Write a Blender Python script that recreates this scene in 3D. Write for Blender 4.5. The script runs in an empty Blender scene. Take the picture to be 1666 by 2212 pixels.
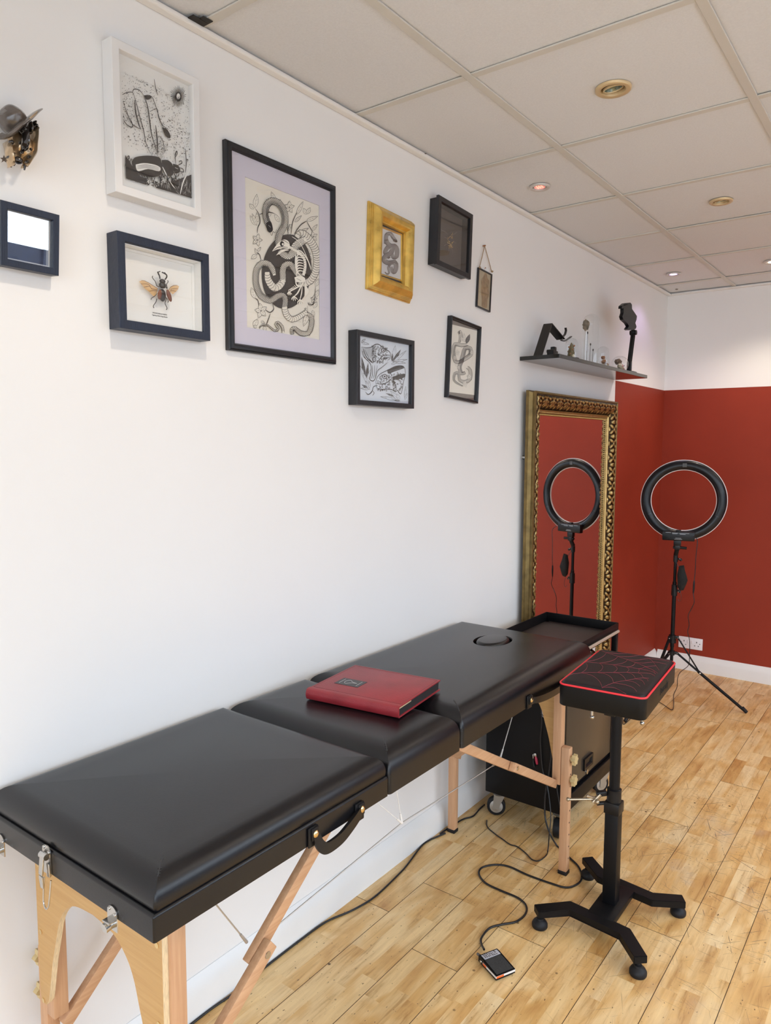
import bpy, bmesh, math, random
from mathutils import Vector, Matrix, Euler
from math import sin, cos, pi, radians as R
random.seed(7)
SC = bpy.context.scene
COL = SC.collection

# ------------------------------------------------------------------ camera, world, lights, exposure
F_PX, IW, IH = 1575.46, 1666, 2212
CAM = Vector((1.4972, 0.0, 1.5144))
FWD = Vector((-0.59978989, 0.79482773, -0.09220072))
RGT = Vector((0.79801281, 0.6026288, 0.00375342))
UPV = Vector((-0.05854613, 0.07132609, 0.99573337))
cd = bpy.data.cameras.new('camera'); cam = bpy.data.objects.new('camera', cd); COL.objects.link(cam)
cam.location = CAM
M3 = Matrix((RGT, UPV, -FWD)).transposed(); cam.rotation_euler = M3.to_euler()
cd.sensor_fit = 'HORIZONTAL'; cd.sensor_width = 36.0; cd.lens = 36.0 * F_PX / IW
cd.clip_start = 0.05; cd.clip_end = 100
SC.camera = cam

CEIL, YB, XR, YF = 2.5171, 5.1026, 3.3, -2.6      # ceiling height, back wall, right wall, front wall
W = bpy.data.worlds.new('sky'); SC.world = W; W.use_nodes = True
wn = W.node_tree.nodes; wb = wn['Background']
wb.inputs['Color'].default_value = (0.76, 0.87, 1.0, 1); wb.inputs['Strength'].default_value = 7.0
def portal(loc, rot, sx, sy):
    l = bpy.data.lights.new('window_portal', 'AREA'); l.shape = 'RECTANGLE'; l.size = sx; l.size_y = sy
    l.cycles.is_portal = True
    o = bpy.data.objects.new('window_portal', l); COL.objects.link(o); o.location = loc; o.rotation_euler = rot
WZ0, WZ1 = 0.35, 2.42
WY0, WY1 = -1.6, 4.1          # window in the right wall
VX0, VX1 = 0.5, 3.0          # shop window in the front wall
portal((XR + 0.12, (WY0 + WY1) / 2, (WZ0 + WZ1) / 2), (0, R(90), 0), WZ1 - WZ0, WY1 - WY0)
portal(((VX0 + VX1) / 2, YF - 0.12, 1.35), (R(90), 0, 0), VX1 - VX0, 2.1)
def spot(x, y, e, col, ang=110, rad=0.03, z=CEIL - 0.03, blend=0.6):
    l = bpy.data.lights.new('downlight_lamp', 'SPOT'); l.energy = e; l.color = col; l.spot_size = R(ang); l.spot_blend = blend
    l.shadow_soft_size = rad
    o = bpy.data.objects.new('downlight_lamp', l); COL.objects.link(o); o.location = (x, y, z)
WARM = (1.0, 0.86, 0.70)
spot(0.701, 4.5524, 26, WARM, 130)
spot(0.193, 4.5341, 3, (0.72, 0.5, 1.0), 120)
for (x, y) in ((1.9, 0.9), (1.9, 2.1), (1.9, 3.3), (1.9, 4.5), (0.7, 0.9)):
    spot(x, y, 18, WARM, 140)
vs = SC.view_settings; vs.view_transform = 'Standard'; vs.look = 'None'; vs.gamma = 1.0; vs.use_curve_mapping = False
vs.exposure = -0.32
SC.cycles.use_denoising = True
SC.cycles.max_bounces = 10; SC.cycles.diffuse_bounces = 6; SC.cycles.transparent_max_bounces = 16
SC.cycles.sample_clamp_indirect = 6.0

# ------------------------------------------------------------------ measuring helper: the point of a plane that a photo pixel shows
def at(u, v, **k):
    D = FWD + RGT * ((u - IW / 2) / F_PX) - UPV * ((v - IH / 2) / F_PX)
    a, val = list(k.items())[0]; i = 'xyz'.index(a)
    return CAM + D * ((val - CAM[i]) / D[i])

# ------------------------------------------------------------------ materials
MATS = {}
def mat(name, col, rough=0.5, metal=0.0, spec=0.5, bump=0.0, bscale=200.0, var=0.0, vscale=8.0, emis=None, estr=0.0, stretch=(1, 1, 1), coat=0.0, rvar=0.0):
    if name in MATS: return MATS[name]
    m = bpy.data.materials.new(name); MATS[name] = m; m.use_nodes = True
    nt = m.node_tree; b = nt.nodes['Principled BSDF']
    c = tuple(col) + (1,)
    b.inputs['Base Color'].default_value = c; b.inputs['Roughness'].default_value = rough
    b.inputs['Metallic'].default_value = metal; b.inputs['Specular IOR Level'].default_value = spec
    b.inputs['Coat Weight'].default_value = coat; b.inputs['Coat Roughness'].default_value = 0.12
    tc = nt.nodes.new('ShaderNodeTexCoord'); mp = nt.nodes.new('ShaderNodeMapping')
    nt.links.new(tc.outputs['Object'], mp.inputs['Vector']); mp.inputs['Scale'].default_value = stretch
    n = nt.nodes.new('ShaderNodeTexNoise'); n.inputs['Scale'].default_value = vscale; n.inputs['Detail'].default_value = 6
    nt.links.new(mp.outputs['Vector'], n.inputs['Vector'])
    r = nt.nodes.new('ShaderNodeMapRange'); r.inputs['From Min'].default_value = .3; r.inputs['From Max'].default_value = .7
    r.inputs['To Min'].default_value = 1 - var; r.inputs['To Max'].default_value = 1 + var
    nt.links.new(n.outputs['Fac'], r.inputs['Value'])
    mx = nt.nodes.new('ShaderNodeVectorMath'); mx.operation = 'SCALE'; mx.inputs[0].default_value = col
    nt.links.new(r.outputs['Result'], mx.inputs['Scale']); nt.links.new(mx.outputs['Vector'], b.inputs['Base Color'])
    if rvar:
        q = nt.nodes.new('ShaderNodeMapRange'); q.inputs['From Min'].default_value = .3; q.inputs['From Max'].default_value = .7
        q.inputs['To Min'].default_value = rough - rvar; q.inputs['To Max'].default_value = rough + rvar
        nt.links.new(n.outputs['Fac'], q.inputs['Value']); nt.links.new(q.outputs['Result'], b.inputs['Roughness'])
    if bump:
        n2 = nt.nodes.new('ShaderNodeTexNoise'); n2.inputs['Scale'].default_value = bscale; n2.inputs['Detail'].default_value = 3
        nt.links.new(mp.outputs['Vector'], n2.inputs['Vector'])
        bp = nt.nodes.new('ShaderNodeBump'); bp.inputs['Strength'].default_value = bump; bp.inputs['Distance'].default_value = 0.002
        nt.links.new(n2.outputs['Fac'], bp.inputs['Height']); nt.links.new(bp.outputs['Normal'], b.inputs['Normal'])
    if emis:
        b.inputs['Emission Color'].default_value = tuple(emis) + (1,); b.inputs['Emission Strength'].default_value = estr
    return m
def thin_glass(name, refl=1.0, tint=(1, 1, 1), rough=0.0, ior=1.5):
    if name in MATS: return MATS[name]
    m = bpy.data.materials.new(name); MATS[name] = m; m.use_nodes = True; nt = m.node_tree
    nt.nodes.remove(nt.nodes['Principled BSDF']); out = nt.nodes['Material Output']
    t = nt.nodes.new('ShaderNodeBsdfTransparent'); t.inputs['Color'].default_value = tuple(tint) + (1,)
    g = nt.nodes.new('ShaderNodeBsdfGlossy'); g.inputs['Roughness'].default_value = rough; g.inputs['Color'].default_value = (refl, refl, refl, 1)
    lw = nt.nodes.new('ShaderNodeFresnel'); ge = nt.nodes.new('ShaderNodeNewGeometry')
    ir = nt.nodes.new('ShaderNodeMapRange'); ir.inputs['To Min'].default_value = ior; ir.inputs['To Max'].default_value = 1 / ior
    nt.links.new(ge.outputs['Backfacing'], ir.inputs['Value']); nt.links.new(ir.outputs['Result'], lw.inputs['IOR'])
    mx = nt.nodes.new('ShaderNodeMixShader'); nt.links.new(lw.outputs[0], mx.inputs[0])
    nt.links.new(t.outputs[0], mx.inputs[1]); nt.links.new(g.outputs[0], mx.inputs[2]); nt.links.new(mx.outputs[0], out.inputs['Surface'])
    return m
def wood(name, c1, c2, axis='z', rough=0.5, scale=1.0):
    if name in MATS: return MATS[name]
    m = mat(name, c1, rough); nt = m.node_tree; b = nt.nodes['Principled BSDF']
    s = {'x': (2.5, 60, 60), 'y': (60, 2.5, 60), 'z': (60, 60, 2.5)}[axis]
    tc = nt.nodes.new('ShaderNodeTexCoord'); mp = nt.nodes.new('ShaderNodeMapping'); mp.inputs['Scale'].default_value = [q * scale for q in s]
    nt.links.new(tc.outputs['Object'], mp.inputs['Vector'])
    n = nt.nodes.new('ShaderNodeTexNoise'); n.inputs['Scale'].default_value = 2.0; n.inputs['Detail'].default_value = 8; n.inputs['Roughness'].default_value = .65
    nt.links.new(mp.outputs['Vector'], n.inputs['Vector'])
    cr = nt.nodes.new('ShaderNodeValToRGB'); e = cr.color_ramp.elements
    e[0].position = .3; e[0].color = tuple(c2) + (1,); e[1].position = .65; e[1].color = tuple(c1) + (1,)
    nt.links.new(n.outputs['Fac'], cr.inputs['Fac']); nt.links.new(cr.outputs['Color'], b.inputs['Base Color'])
    return m

WALLW = mat('white_wall_paint', (0.83, 0.826, 0.82), 0.6, bump=0.25, bscale=35, var=0.012, vscale=2)
WALLR = mat('red_wall_paint', (0.275, 0.033, 0.015), 0.58, spec=.25, bump=0.2, bscale=35, var=0.06, vscale=3)
WHITEP = mat('white_gloss_paint', (0.80, 0.80, 0.79), 0.35, bump=0.1, bscale=40, var=0.02)
CEILT = mat('mineral_ceiling_tile', (0.725, 0.732, 0.745), 0.9, bump=0.55, bscale=420, var=0.03, vscale=180)
TEE = mat('ceiling_grid_metal', (0.62, 0.60, 0.55), 0.5, var=0.02)
BLACKV = mat('black_vinyl', (0.006, 0.006, 0.0075), 0.27, bump=0.14, bscale=700, var=0.08, vscale=10, spec=0.42)
BLACKM = mat('black_powder_coat', (0.005, 0.005, 0.006), 0.42, spec=.2, bump=0.1, bscale=900, var=0.1)
BLACKP = mat('black_plastic', (0.007, 0.007, 0.008), 0.38, spec=.3, var=0.1)
BLACKR = mat('black_rubber', (0.010, 0.010, 0.012), 0.55, spec=.3, var=0.1, bump=.1)
CABLE = mat('black_cable_sheath', (0.010, 0.010, 0.012), 0.35, var=0.1)
CHROME = mat('chrome', (0.55, 0.54, 0.52), 0.2, 1.0)
STEELC = mat('steel_cable', (0.62, 0.61, 0.58), 0.35, 0.8, bump=.5, bscale=900)
BRASS = mat('brass', (0.78, 0.58, 0.28), 0.25, 1.0)
PLY = wood('plywood_face', (0.58, 0.35, 0.13), (0.50, 0.28, 0.09), 'x', 0.42)
PLYE = mat('plywood_edge', (0.74, 0.58, 0.36), 0.6, var=.2, vscale=60, stretch=(1, 10, 1))
BEECH = wood('beech', (0.62, 0.37, 0.21), (0.52, 0.28, 0.15), 'z', 0.48)
BEECHY = wood('beech_lengthwise', (0.62, 0.37, 0.21), (0.50, 0.27, 0.14), 'y', 0.48)
KNOBM = mat('cream_wood_knob', (0.62, 0.48, 0.24), 0.45, var=.08)
PAPER = mat('white_paper', (0.80, 0.80, 0.78), 0.7, var=.01)
PAPERC = mat('cream_paper', (0.80, 0.77, 0.69), 0.7, var=.02)
INK = mat('black_ink', (0.022, 0.019, 0.019), 0.6, var=.1)
GLASS = thin_glass('picture_glass', 0.9)
DOME = thin_glass('dome_glass', 1.0, (0.97, 0.98, 0.98))
REDB = mat('dark_red_leather', (0.27, 0.020, 0.028), 0.42, bump=.3, bscale=260, var=.16, vscale=14)

# ------------------------------------------------------------------ mesh helpers
def NB(): return bmesh.new()
def box(bm, c, s, rot=None, bev=0.0, seg=2, mi=0):
    t = bmesh.new(); bmesh.ops.create_cube(t, size=1.0)
    for v in t.verts: v.co = Vector((v.co.x * s[0], v.co.y * s[1], v.co.z * s[2]))
    if bev: bmesh.ops.bevel(t, geom=list(t.edges), offset=bev, segments=seg, affect='EDGES', profile=0.5)
    Mx = Matrix.Translation(Vector(c)) @ (rot.to_4x4() if rot is not None else Matrix.Identity(4))
    bmesh.ops.transform(t, matrix=Mx, verts=t.verts)
    merge(bm, t, mi)
def b2(bm, x0, x1, y0, y1, z0, z1, bev=0.0, seg=2, mi=0):
    box(bm, ((x0 + x1) / 2, (y0 + y1) / 2, (z0 + z1) / 2), (x1 - x0, y1 - y0, z1 - z0), None, bev, seg, mi)
def merge(bm, t, mi=0):
    mp = {}
    for v in t.verts: mp[v] = bm.verts.new(v.co)
    for f in t.faces:
        try:
            nf = bm.faces.new([mp[v] for v in f.verts]); nf.material_index = mi
        except ValueError: pass
    t.free()
def frame_of(d):
    d = Vector(d).normalized(); a = Vector((0, 0, 1)) if abs(d.z) < 0.95 else Vector((1, 0, 0))
    x = a.cross(d).normalized(); return x, d.cross(x), d
def cyl(bm, p0, p1, r0, r1=None, n=20, cap=True, mi=0):
    p0, p1 = Vector(p0), Vector(p1); r1 = r0 if r1 is None else r1
    x, y, d = frame_of(p1 - p0)
    A = [bm.verts.new(p0 + (x * cos(2 * pi * i / n) + y * sin(2 * pi * i / n)) * r0) for i in range(n)]
    B = [bm.verts.new(p1 + (x * cos(2 * pi * i / n) + y * sin(2 * pi * i / n)) * r1) for i in range(n)]
    fs = [bm.faces.new((A[i], A[(i + 1) % n], B[(i + 1) % n], B[i])) for i in range(n)]
    if cap: fs += [bm.faces.new(A[::-1]), bm.faces.new(B)]
    for f in fs: f.material_index = mi
def bar(bm, p0, p1, w, h, side=(1, 0, 0), bev=0.0015, mi=0):
    p0, p1 = Vector(p0), Vector(p1); d = (p1 - p0); L = d.length; d = d.normalized()
    s = Vector(side); s = (s - d * s.dot(d)).normalized(); u = d.cross(s)
    box(bm, (p0 + p1) / 2, (w, L, h), Matrix((s, d, u)).transposed(), bev, 2, mi)
def smooth_path(P, k=6):
    P = [Vector(p) for p in P]; out = []
    for i in range(len(P) - 1):
        a = P[max(i - 1, 0)]; b = P[i]; c = P[i + 1]; d = P[min(i + 2, len(P) - 1)]
        for j in range(k):
            t = j / k
            out.append(0.5 * ((2 * b) + (c - a) * t + (2 * a - 5 * b + 4 * c - d) * t * t + (3 * b - a - 3 * c + d) * t ** 3))
    out.append(P[-1]); return out
def tube(bm, P, r, n=8, closed=False, mi=0, rr=None, cap=True):
    P = [Vector(p) for p in P]; N = len(P); rings = []; prev = None
    for i in range(N):
        if closed: d = P[(i + 1) % N] - P[i - 1]
        else: d = P[min(i + 1, N - 1)] - P[max(i - 1, 0)]
        if d.length < 1e-9: d = Vector((0, 0, 1))
        d.normalize()
        if prev is None: x, y, _ = frame_of(d)
        else:
            x = prev - d * prev.dot(d)
            x = x.normalized() if x.length > 1e-6 else frame_of(d)[0]
            y = d.cross(x)
        prev = x; ri = rr[i] if rr else r
        rings.append([bm.verts.new(P[i] + (x * cos(2 * pi * j / n) + y * sin(2 * pi * j / n)) * ri) for j in range(n)])
    for i in range(N if closed else N - 1):
        a, b = rings[i], rings[(i + 1) % N]
        for j in range(n):
            f = bm.faces.new((a[j], a[(j + 1) % n], b[(j + 1) % n], b[j])); f.material_index = mi
    if not closed and cap:
        f = bm.faces.new(rings[0][::-1]); f.material_index = mi; f = bm.faces.new(rings[-1]); f.material_index = mi
def lathe(bm, c, prof, n=28, axis=(0, 0, 1), mi=0):
    c = Vector(c); x, y, d = frame_of(axis); rings = []
    for (r, h) in prof:
        if r < 1e-6: rings.append([bm.verts.new(c + d * h)])
        else: rings.append([bm.verts.new(c + d * h + (x * cos(2 * pi * i / n) + y * sin(2 * pi * i / n)) * r) for i in range(n)])
    for a, b in zip(rings, rings[1:]):
        for i in range(n):
            j = (i + 1) % n
            vs_ = [a[i % len(a)], a[j % len(a)], b[j % len(b)], b[i % len(b)]]
            u = []
            for v in vs_:
                if v not in u: u.append(v)
            if len(u) > 2:
                f = bm.faces.new(u); f.material_index = mi
def sphere(bm, c, r, n=16, sc=(1, 1, 1), mi=0, rot=None):
    t = bmesh.new(); bmesh.ops.create_uvsphere(t, u_segments=n, v_segments=max(6, n // 2), radius=1)
    Mx = Matrix.Translation(Vector(c)) @ (rot.to_4x4() if rot is not None else Matrix.Identity(4)) @ Matrix.Diagonal((r * sc[0], r * sc[1], r * sc[2], 1))
    bmesh.ops.transform(t, matrix=Mx, verts=t.verts); merge(bm, t, mi)
def prism(bm, poly, f0, f1, mi=0, miside=None):
    """poly: list of 2D points, f0/f1 map (a,b) to the two faces"""
    A = [bm.verts.new(f0(*p)) for p in poly]; B = [bm.verts.new(f1(*p)) for p in poly]; n = len(poly)
    f = bm.faces.new(A[::-1]); f.material_index = mi
    f = bm.faces.new(B); f.material_index = mi
    for i in range(n):
        f = bm.faces.new((A[i], A[(i + 1) % n], B[(i + 1) % n], B[i])); f.material_index = mi if miside is None else miside
def moulding(bm, y0, y1, z0, z1, prof, mi=0, xo=0.0):
    """mitred frame: prof = closed loop of (inset, x)"""
    rings = []
    for (s, x) in prof:
        rings.append([bm.verts.new((xo + x, y0 + s, z0 + s)), bm.verts.new((xo + x, y1 - s, z0 + s)), bm.verts.new((xo + x, y1 - s, z1 - s)), bm.verts.new((xo + x, y0 + s, z1 - s))])
    N = len(rings)
    for i in range(N):
        a, b = rings[i], rings[(i + 1) % N]
        for j in range(4):
            f = bm.faces.new((a[j], a[(j + 1) % 4], b[(j + 1) % 4], b[j])); f.material_index = mi
def blob(bm, c, r, amp=0.2, sc=(1, 1, 1), sub=3, seed=0, mi=0, freq=1.5):
    from mathutils import noise
    t = bmesh.new(); bmesh.ops.create_icosphere(t, subdivisions=sub, radius=1)
    for v in t.verts:
        k = 1 + amp * noise.noise(v.co * freq + Vector((seed * 3.1, seed, 0)))
        v.co = Vector((v.co.x * r * sc[0], v.co.y * r * sc[1], v.co.z * r * sc[2])) * k + Vector(c)
    merge(bm, t, mi)

def obj(name, bm, m, parent=None, loc=None, smooth=35, flat=False):
    """link bm (world coordinates) as ONE object; children are stored relative to their thing's base"""
    me = bpy.data.meshes.new(name)
    bmesh.ops.recalc_face_normals(bm, faces=bm.faces)
    root = parent
    while root is not None and root.parent is not None: root = root.parent
    if root is not None:
        Mx = Matrix.Translation(root.location)
        if not flat: Mx = Mx @ root.rotation_euler.to_matrix().to_4x4()
        bmesh.ops.transform(bm, matrix=Mx.inverted(), verts=bm.verts)
    else:
        if loc is None:
            xs = [v.co for v in bm.verts]
            loc = ((min(p.x for p in xs) + max(p.x for p in xs)) / 2, (min(p.y for p in xs) + max(p.y for p in xs)) / 2, min(p.z for p in xs))
        bmesh.ops.translate(bm, vec=-Vector(loc), verts=bm.verts)
    bm.to_mesh(me); bm.free()
    for mm in (m if isinstance(m, (list, tuple)) else [m]): me.materials.append(mm)
    if smooth:
        me.shade_smooth(); me.set_sharp_from_angle(angle=R(smooth))
    o = bpy.data.objects.new(name, me); COL.objects.link(o)
    if parent is not None: o.parent = parent
    else: o.location = loc
    return o
def thing(name, label, cat, loc=(0, 0, 0), rot=(0, 0, 0), group=None):
    o = bpy.data.objects.new(name, None); COL.objects.link(o); o.location = loc; o.rotation_euler = rot
    o.empty_display_size = 0.05
    return tag(o, label, cat, group)
def tag(o, label, cat, group=None):
    o['label'] = label; o['category'] = cat
    if group: o['group'] = group
    return o
def struct(name, bm, m, parent=None, smooth=0):
    o = obj(name, bm, m, parent, smooth=smooth)
    if parent is None: o['kind'] = 'structure'
    return o
def dup(o, loc=None, parent=None):
    c = o.copy(); COL.objects.link(c)
    if parent is not None: c.parent = parent
    if loc is not None: c.location = loc
    for ch in list(o.children): dup(ch, None, c)
    return c
def text_mesh(s, size, mx, extrude=0.0003, align='CENTER'):
    cu = bpy.data.curves.new('lettering', 'FONT'); cu.body = s; cu.size = size; cu.extrude = extrude; cu.align_x = align; cu.resolution_u = 3
    o = bpy.data.objects.new('lettering', cu); COL.objects.link(o)
    dg = bpy.context.evaluated_depsgraph_get(); me = bpy.data.meshes.new_from_object(o.evaluated_get(dg))
    bm = bmesh.new(); bm.from_mesh(me); bmesh.ops.transform(bm, matrix=mx, verts=bm.verts)
    bpy.data.objects.remove(o); bpy.data.curves.remove(cu); bpy.data.meshes.remove(me)
    return bm

# ================================================================== THE ROOM
# ---- floor: boards 16 cm wide laid along the room, three strips each
def floor_material():
    m = mat('oiled_wood_floor', (0.6, 0.4, 0.2), 0.38); nt = m.node_tree; b = nt.nodes['Principled BSDF']; L = nt.links.new
    at_ = nt.nodes.new('ShaderNodeAttribute'); at_.attribute_name = 'tone'; at_.attribute_type = 'GEOMETRY'
    tc = nt.nodes.new('ShaderNodeTexCoord')
    # per strip offset so that grain differs from strip to strip
    off = nt.nodes.new('ShaderNodeVectorMath'); off.operation = 'SCALE'; off.inputs[0].default_value = (37.0, 53.0, 11.0)
    L(at_.outputs['Fac'], off.inputs['Scale'])
    ad = nt.nodes.new('ShaderNodeVectorMath'); ad.operation = 'ADD'; L(tc.outputs['Object'], ad.inputs[0]); L(off.outputs['Vector'], ad.inputs[1])
    def noise(scale, vec, detail=6, rough=.6, dist=0.0, src=ad):
        mp = nt.nodes.new('ShaderNodeMapping'); mp.inputs['Scale'].default_value = vec; L(src.outputs[0 if src is ad else 'Object'], mp.inputs['Vector'])
        n = nt.nodes.new('ShaderNodeTexNoise'); n.inputs['Scale'].default_value = scale; n.inputs['Detail'].default_value = detail
        n.inputs['Roughness'].default_value = rough; n.inputs['Distortion'].default_value = dist; L(mp.outputs['Vector'], n.inputs['Vector']); return n
    def ramp(src, pts, interp='LINEAR'):
        c = nt.nodes.new('ShaderNodeValToRGB'); c.color_ramp.interpolation = interp; e = c.color_ramp.elements
        while len(e) < len(pts): e.new(0.5)
        for i, (p, k) in enumerate(pts): e[i].position = p; e[i].color = (k if len(k) == 4 else tuple(k) + (1,))
        L(src, c.inputs['Fac']); return c
    def mix(a, b_, fac, mode='MIX'):
        x = nt.nodes.new('ShaderNodeMix'); x.data_type = 'RGBA'; x.blend_type = mode
        if isinstance(fac, float): x.inputs[0].default_value = fac
        else: L(fac, x.inputs[0])
        L(a, x.inputs[6])
        if isinstance(b_, tuple): x.inputs[7].default_value = b_ + (1,)
        else: L(b_, x.inputs[7])
        return x.outputs[2]
    base = ramp(at_.outputs['Fac'], [(0, (0.66, 0.42, 0.175)), (.3, (0.77, 0.54, 0.265)), (.6, (0.82, 0.60, 0.32)), (.85, (0.84, 0.66, 0.40)), (1, (0.66, 0.42, 0.18))])
    grain = ramp(noise(3.0, (16, 1.3, 1), 8, .7, .6).outputs['Fac'], [(.30, (0.62, 0.50, 0.36)), (.45, (.93, .89, .83)), (.70, (1.12, 1.12, 1.08))])
    col = mix(base.outputs['Color'], grain.outputs['Color'], 1.0, 'MULTIPLY')
    blot = ramp(noise(5.0, (1.3, .55, 1), 3, .55, .8).outputs['Fac'], [(.42, (1, 1, 1)), (.56, (.86, .72, .52)), (.70, (.66, .46, .26))])
    col = mix(col, blot.outputs['Color'], 0.85, 'MULTIPLY')
    # scattered small knots and dents
    vo = nt.nodes.new('ShaderNodeTexVoronoi'); vo.inputs['Scale'].default_value = 13; L(tc.outputs['Object'], vo.inputs['Vector'])
    kn = ramp(vo.outputs['Distance'], [(.0, (1, 1, 1)), (.045, (1, 1, 1)), (.075, (0, 0, 0))])
    km = ramp(noise(4.0, (1, 1, 1), 2, .5, 0, tc).outputs['Fac'], [(.50, (0, 0, 0)), (.56, (1, 1, 1))])
    kf = nt.nodes.new('ShaderNodeMath'); kf.operation = 'MULTIPLY'; L(kn.outputs['Color'], kf.inputs[0]); L(km.outputs['Color'], kf.inputs[1])
    col = mix(col, (0.10, 0.05, 0.02), kf.outputs[0])
    # fine dark scuffs: thin crossing scratches, dense in the worn area in the middle of the room
    ds = nt.nodes.new('ShaderNodeVectorMath'); ds.operation = 'DISTANCE'; ds.inputs[1].default_value = (1.15, 2.75, 0); L(tc.outputs['Object'], ds.inputs[0])
    dm = nt.nodes.new('ShaderNodeMapRange'); dm.inputs['From Min'].default_value = .35; dm.inputs['From Max'].default_value = 1.25; dm.inputs['To Min'].default_value = 1; dm.inputs['To Max'].default_value = .06; L(ds.outputs['Value'], dm.inputs['Value'])
    tot = None
    for i, (ang, s) in enumerate(((.5, 1.0), (1.2, 1.3), (2.3, .9), (2.9, 1.2), (0.05, 1.1))):
        mp0 = nt.nodes.new('ShaderNodeMapping'); mp0.inputs['Rotation'].default_value = (0, 0, ang); L(tc.outputs['Object'], mp0.inputs['Vector'])
        mp = nt.nodes.new('ShaderNodeMapping'); mp.inputs['Scale'].default_value = (.9 * s, 38 * s, 1); mp.inputs['Location'].default_value = (i * 3.3, i * 7.7, 0); L(mp0.outputs['Vector'], mp.inputs['Vector'])
        n = nt.nodes.new('ShaderNodeTexNoise'); n.inputs['Scale'].default_value = 6; n.inputs['Detail'].default_value = 1; n.inputs['Distortion'].default_value = .4
        L(mp.outputs['Vector'], n.inputs['Vector'])
        r = ramp(n.outputs['Fac'], [(.0, (1, 1, 1)), (.258, (1, 1, 1)), (.285, (0, 0, 0))])
        if tot is None: tot = r.outputs['Color']
        else:
            q = nt.nodes.new('ShaderNodeMath'); q.operation = 'MAXIMUM'; L(tot, q.inputs[0]); L(r.outputs['Color'], q.inputs[1]); tot = q.outputs[0]
    q = nt.nodes.new('ShaderNodeMath'); q.operation = 'MULTIPLY'; L(tot, q.inputs[0]); L(dm.outputs['Result'], q.inputs[1])
    col = mix(col, (0.20, 0.13, 0.075), q.outputs[0])
    speck = ramp(noise(150.0, (1, .45, 1), 2, .5, 0, tc).outputs['Fac'], [(.0, (1, 1, 1)), (.27, (1, 1, 1)), (.31, (0, 0, 0))])
    col = mix(col, (0.16, 0.09, 0.04), speck.outputs['Color'])
    # pale dusty patches
    dust = ramp(noise(3.0, (1, .8, 1), 5, .65, 0, tc).outputs['Fac'], [(.56, (0, 0, 0)), (.72, (.42, .42, .42))])
    dq = nt.nodes.new('ShaderNodeMath'); dq.operation = 'MULTIPLY'; L(dust.outputs['Color'], dq.inputs[0]); L(dm.outputs['Result'], dq.inputs[1])
    col = mix(col, (0.60, 0.53, 0.44), dq.outputs[0])
    L(col, b.inputs['Base Color'])
    rg = ramp(noise(6.0, (1, 1, 1), 4, .6, 0, tc).outputs['Fac'], [(.35, (.34, .34, .34)), (.7, (.52, .52, .52))]); L(rg.outputs['Color'], b.inputs['Roughness'])
    return m
def build_floor():
    bm = NB(); lay = bm.verts.layers.float.new('tone'); g = 0.0009
    bw = 0.1595; k0 = -2
    known = {2: [0.45, 1.703, 2.333, 3.57, 4.4], 5: [0.9, 2.229, 3.46, 4.62], 6: [0.1, 1.1, 2.55, 3.9], 3: [0.75, 1.95, 3.15, 4.196], 4: [-.2, 1.55, 2.95, 4.3], 1: [1.0, 2.0, 3.0, 4.1], 0: [.6, 1.8, 3.1, 4.5]}
    def quad(x0, x1, y0, y1, t):
        vsq = [bm.verts.new(p) for p in ((x0, y0, 0), (x1, y0, 0), (x1, y1, 0), (x0, y1, 0))]
        for v in vsq: v[lay] = t
        bm.faces.new(vsq)
    for k in range(0, 21):
        x0 = max(0.0, -0.001 + bw * k); x1 = min(XR, bw * (k + 1) - 0.001)
        js = [YF] + [y for y in known.get(k, sorted(YF + .3 + random.random() * 1.2 + 1.25 * i for i in range(7))) if y < YB] + [YB]
        if k in known:
            y = js[1]; ex = []
            while y > YF + 1.3: y -= 1.25; ex.append(y)
            js = [YF] + sorted(ex) + js[1:]
        for a, b_ in zip(js, js[1:]):
            if b_ - a < .02: continue
            y0, y1 = a + g, b_ - g
            for s in range(3):
                sx0 = x0 + g + (x1 - x0 - 2 * g) * s / 3; sx1 = x0 + g + (x1 - x0 - 2 * g) * (s + 1) / 3
                y = y0
                while y < y1 - 1e-4:
                    n = min(y1, y + random.uniform(.18, .5))
                    if y1 - n < .1: n = y1
                    t = min(1, max(0, random.gauss(.55, .13)))
                    quad(sx0, sx1, y, n, t); y = n
    f = obj('floor', bm, floor_material(), loc=(0, 0, 0), smooth=0); f['kind'] = 'structure'
    bm = NB(); b2(bm, 0, XR, YF, YB, -0.03, -0.0025)
    sb = obj('subfloor', bm, mat('dark_joint_dirt', (0.05, 0.03, 0.018), 0.9), f, smooth=0)
build_floor()

# ---- walls
RZ, RY = 1.884, 4.165      # top of the red paint, where it starts on the left wall
bm = NB()
def wq(bm, pts, mi):
    f = bm.faces.new([bm.verts.new(p) for p in pts]); f.material_index = mi
b2(bm, -.12, -.0005, YF - .12, YB + .12, -.03, CEIL + .12)
wq(bm, ((0, YF, 0), (0, RY, 0), (0, RY, CEIL + .1), (0, YF, CEIL + .1)), 0)
wq(bm, ((0, RY, RZ), (0, YB, RZ), (0, YB, CEIL + .1), (0, RY, CEIL + .1)), 0)
wq(bm, ((0, RY, 0), (0, YB, 0), (0, YB, RZ), (0, RY, RZ)), 1)
struct('wall_left', bm, [WALLW, WALLR])
bm = NB()
b2(bm, 0, XR, YB + .0005, YB + .12, -.03, CEIL + .12)
wq(bm, ((0, YB, 0), (XR, YB, 0), (XR, YB, RZ), (0, YB, RZ)), 1)
wq(bm, ((0, YB, RZ), (XR, YB, RZ), (XR, YB, CEIL + .1), (0, YB, CEIL + .1)), 0)
struct('wall_back', bm, [WALLW, WALLR])
bm = NB()
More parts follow.
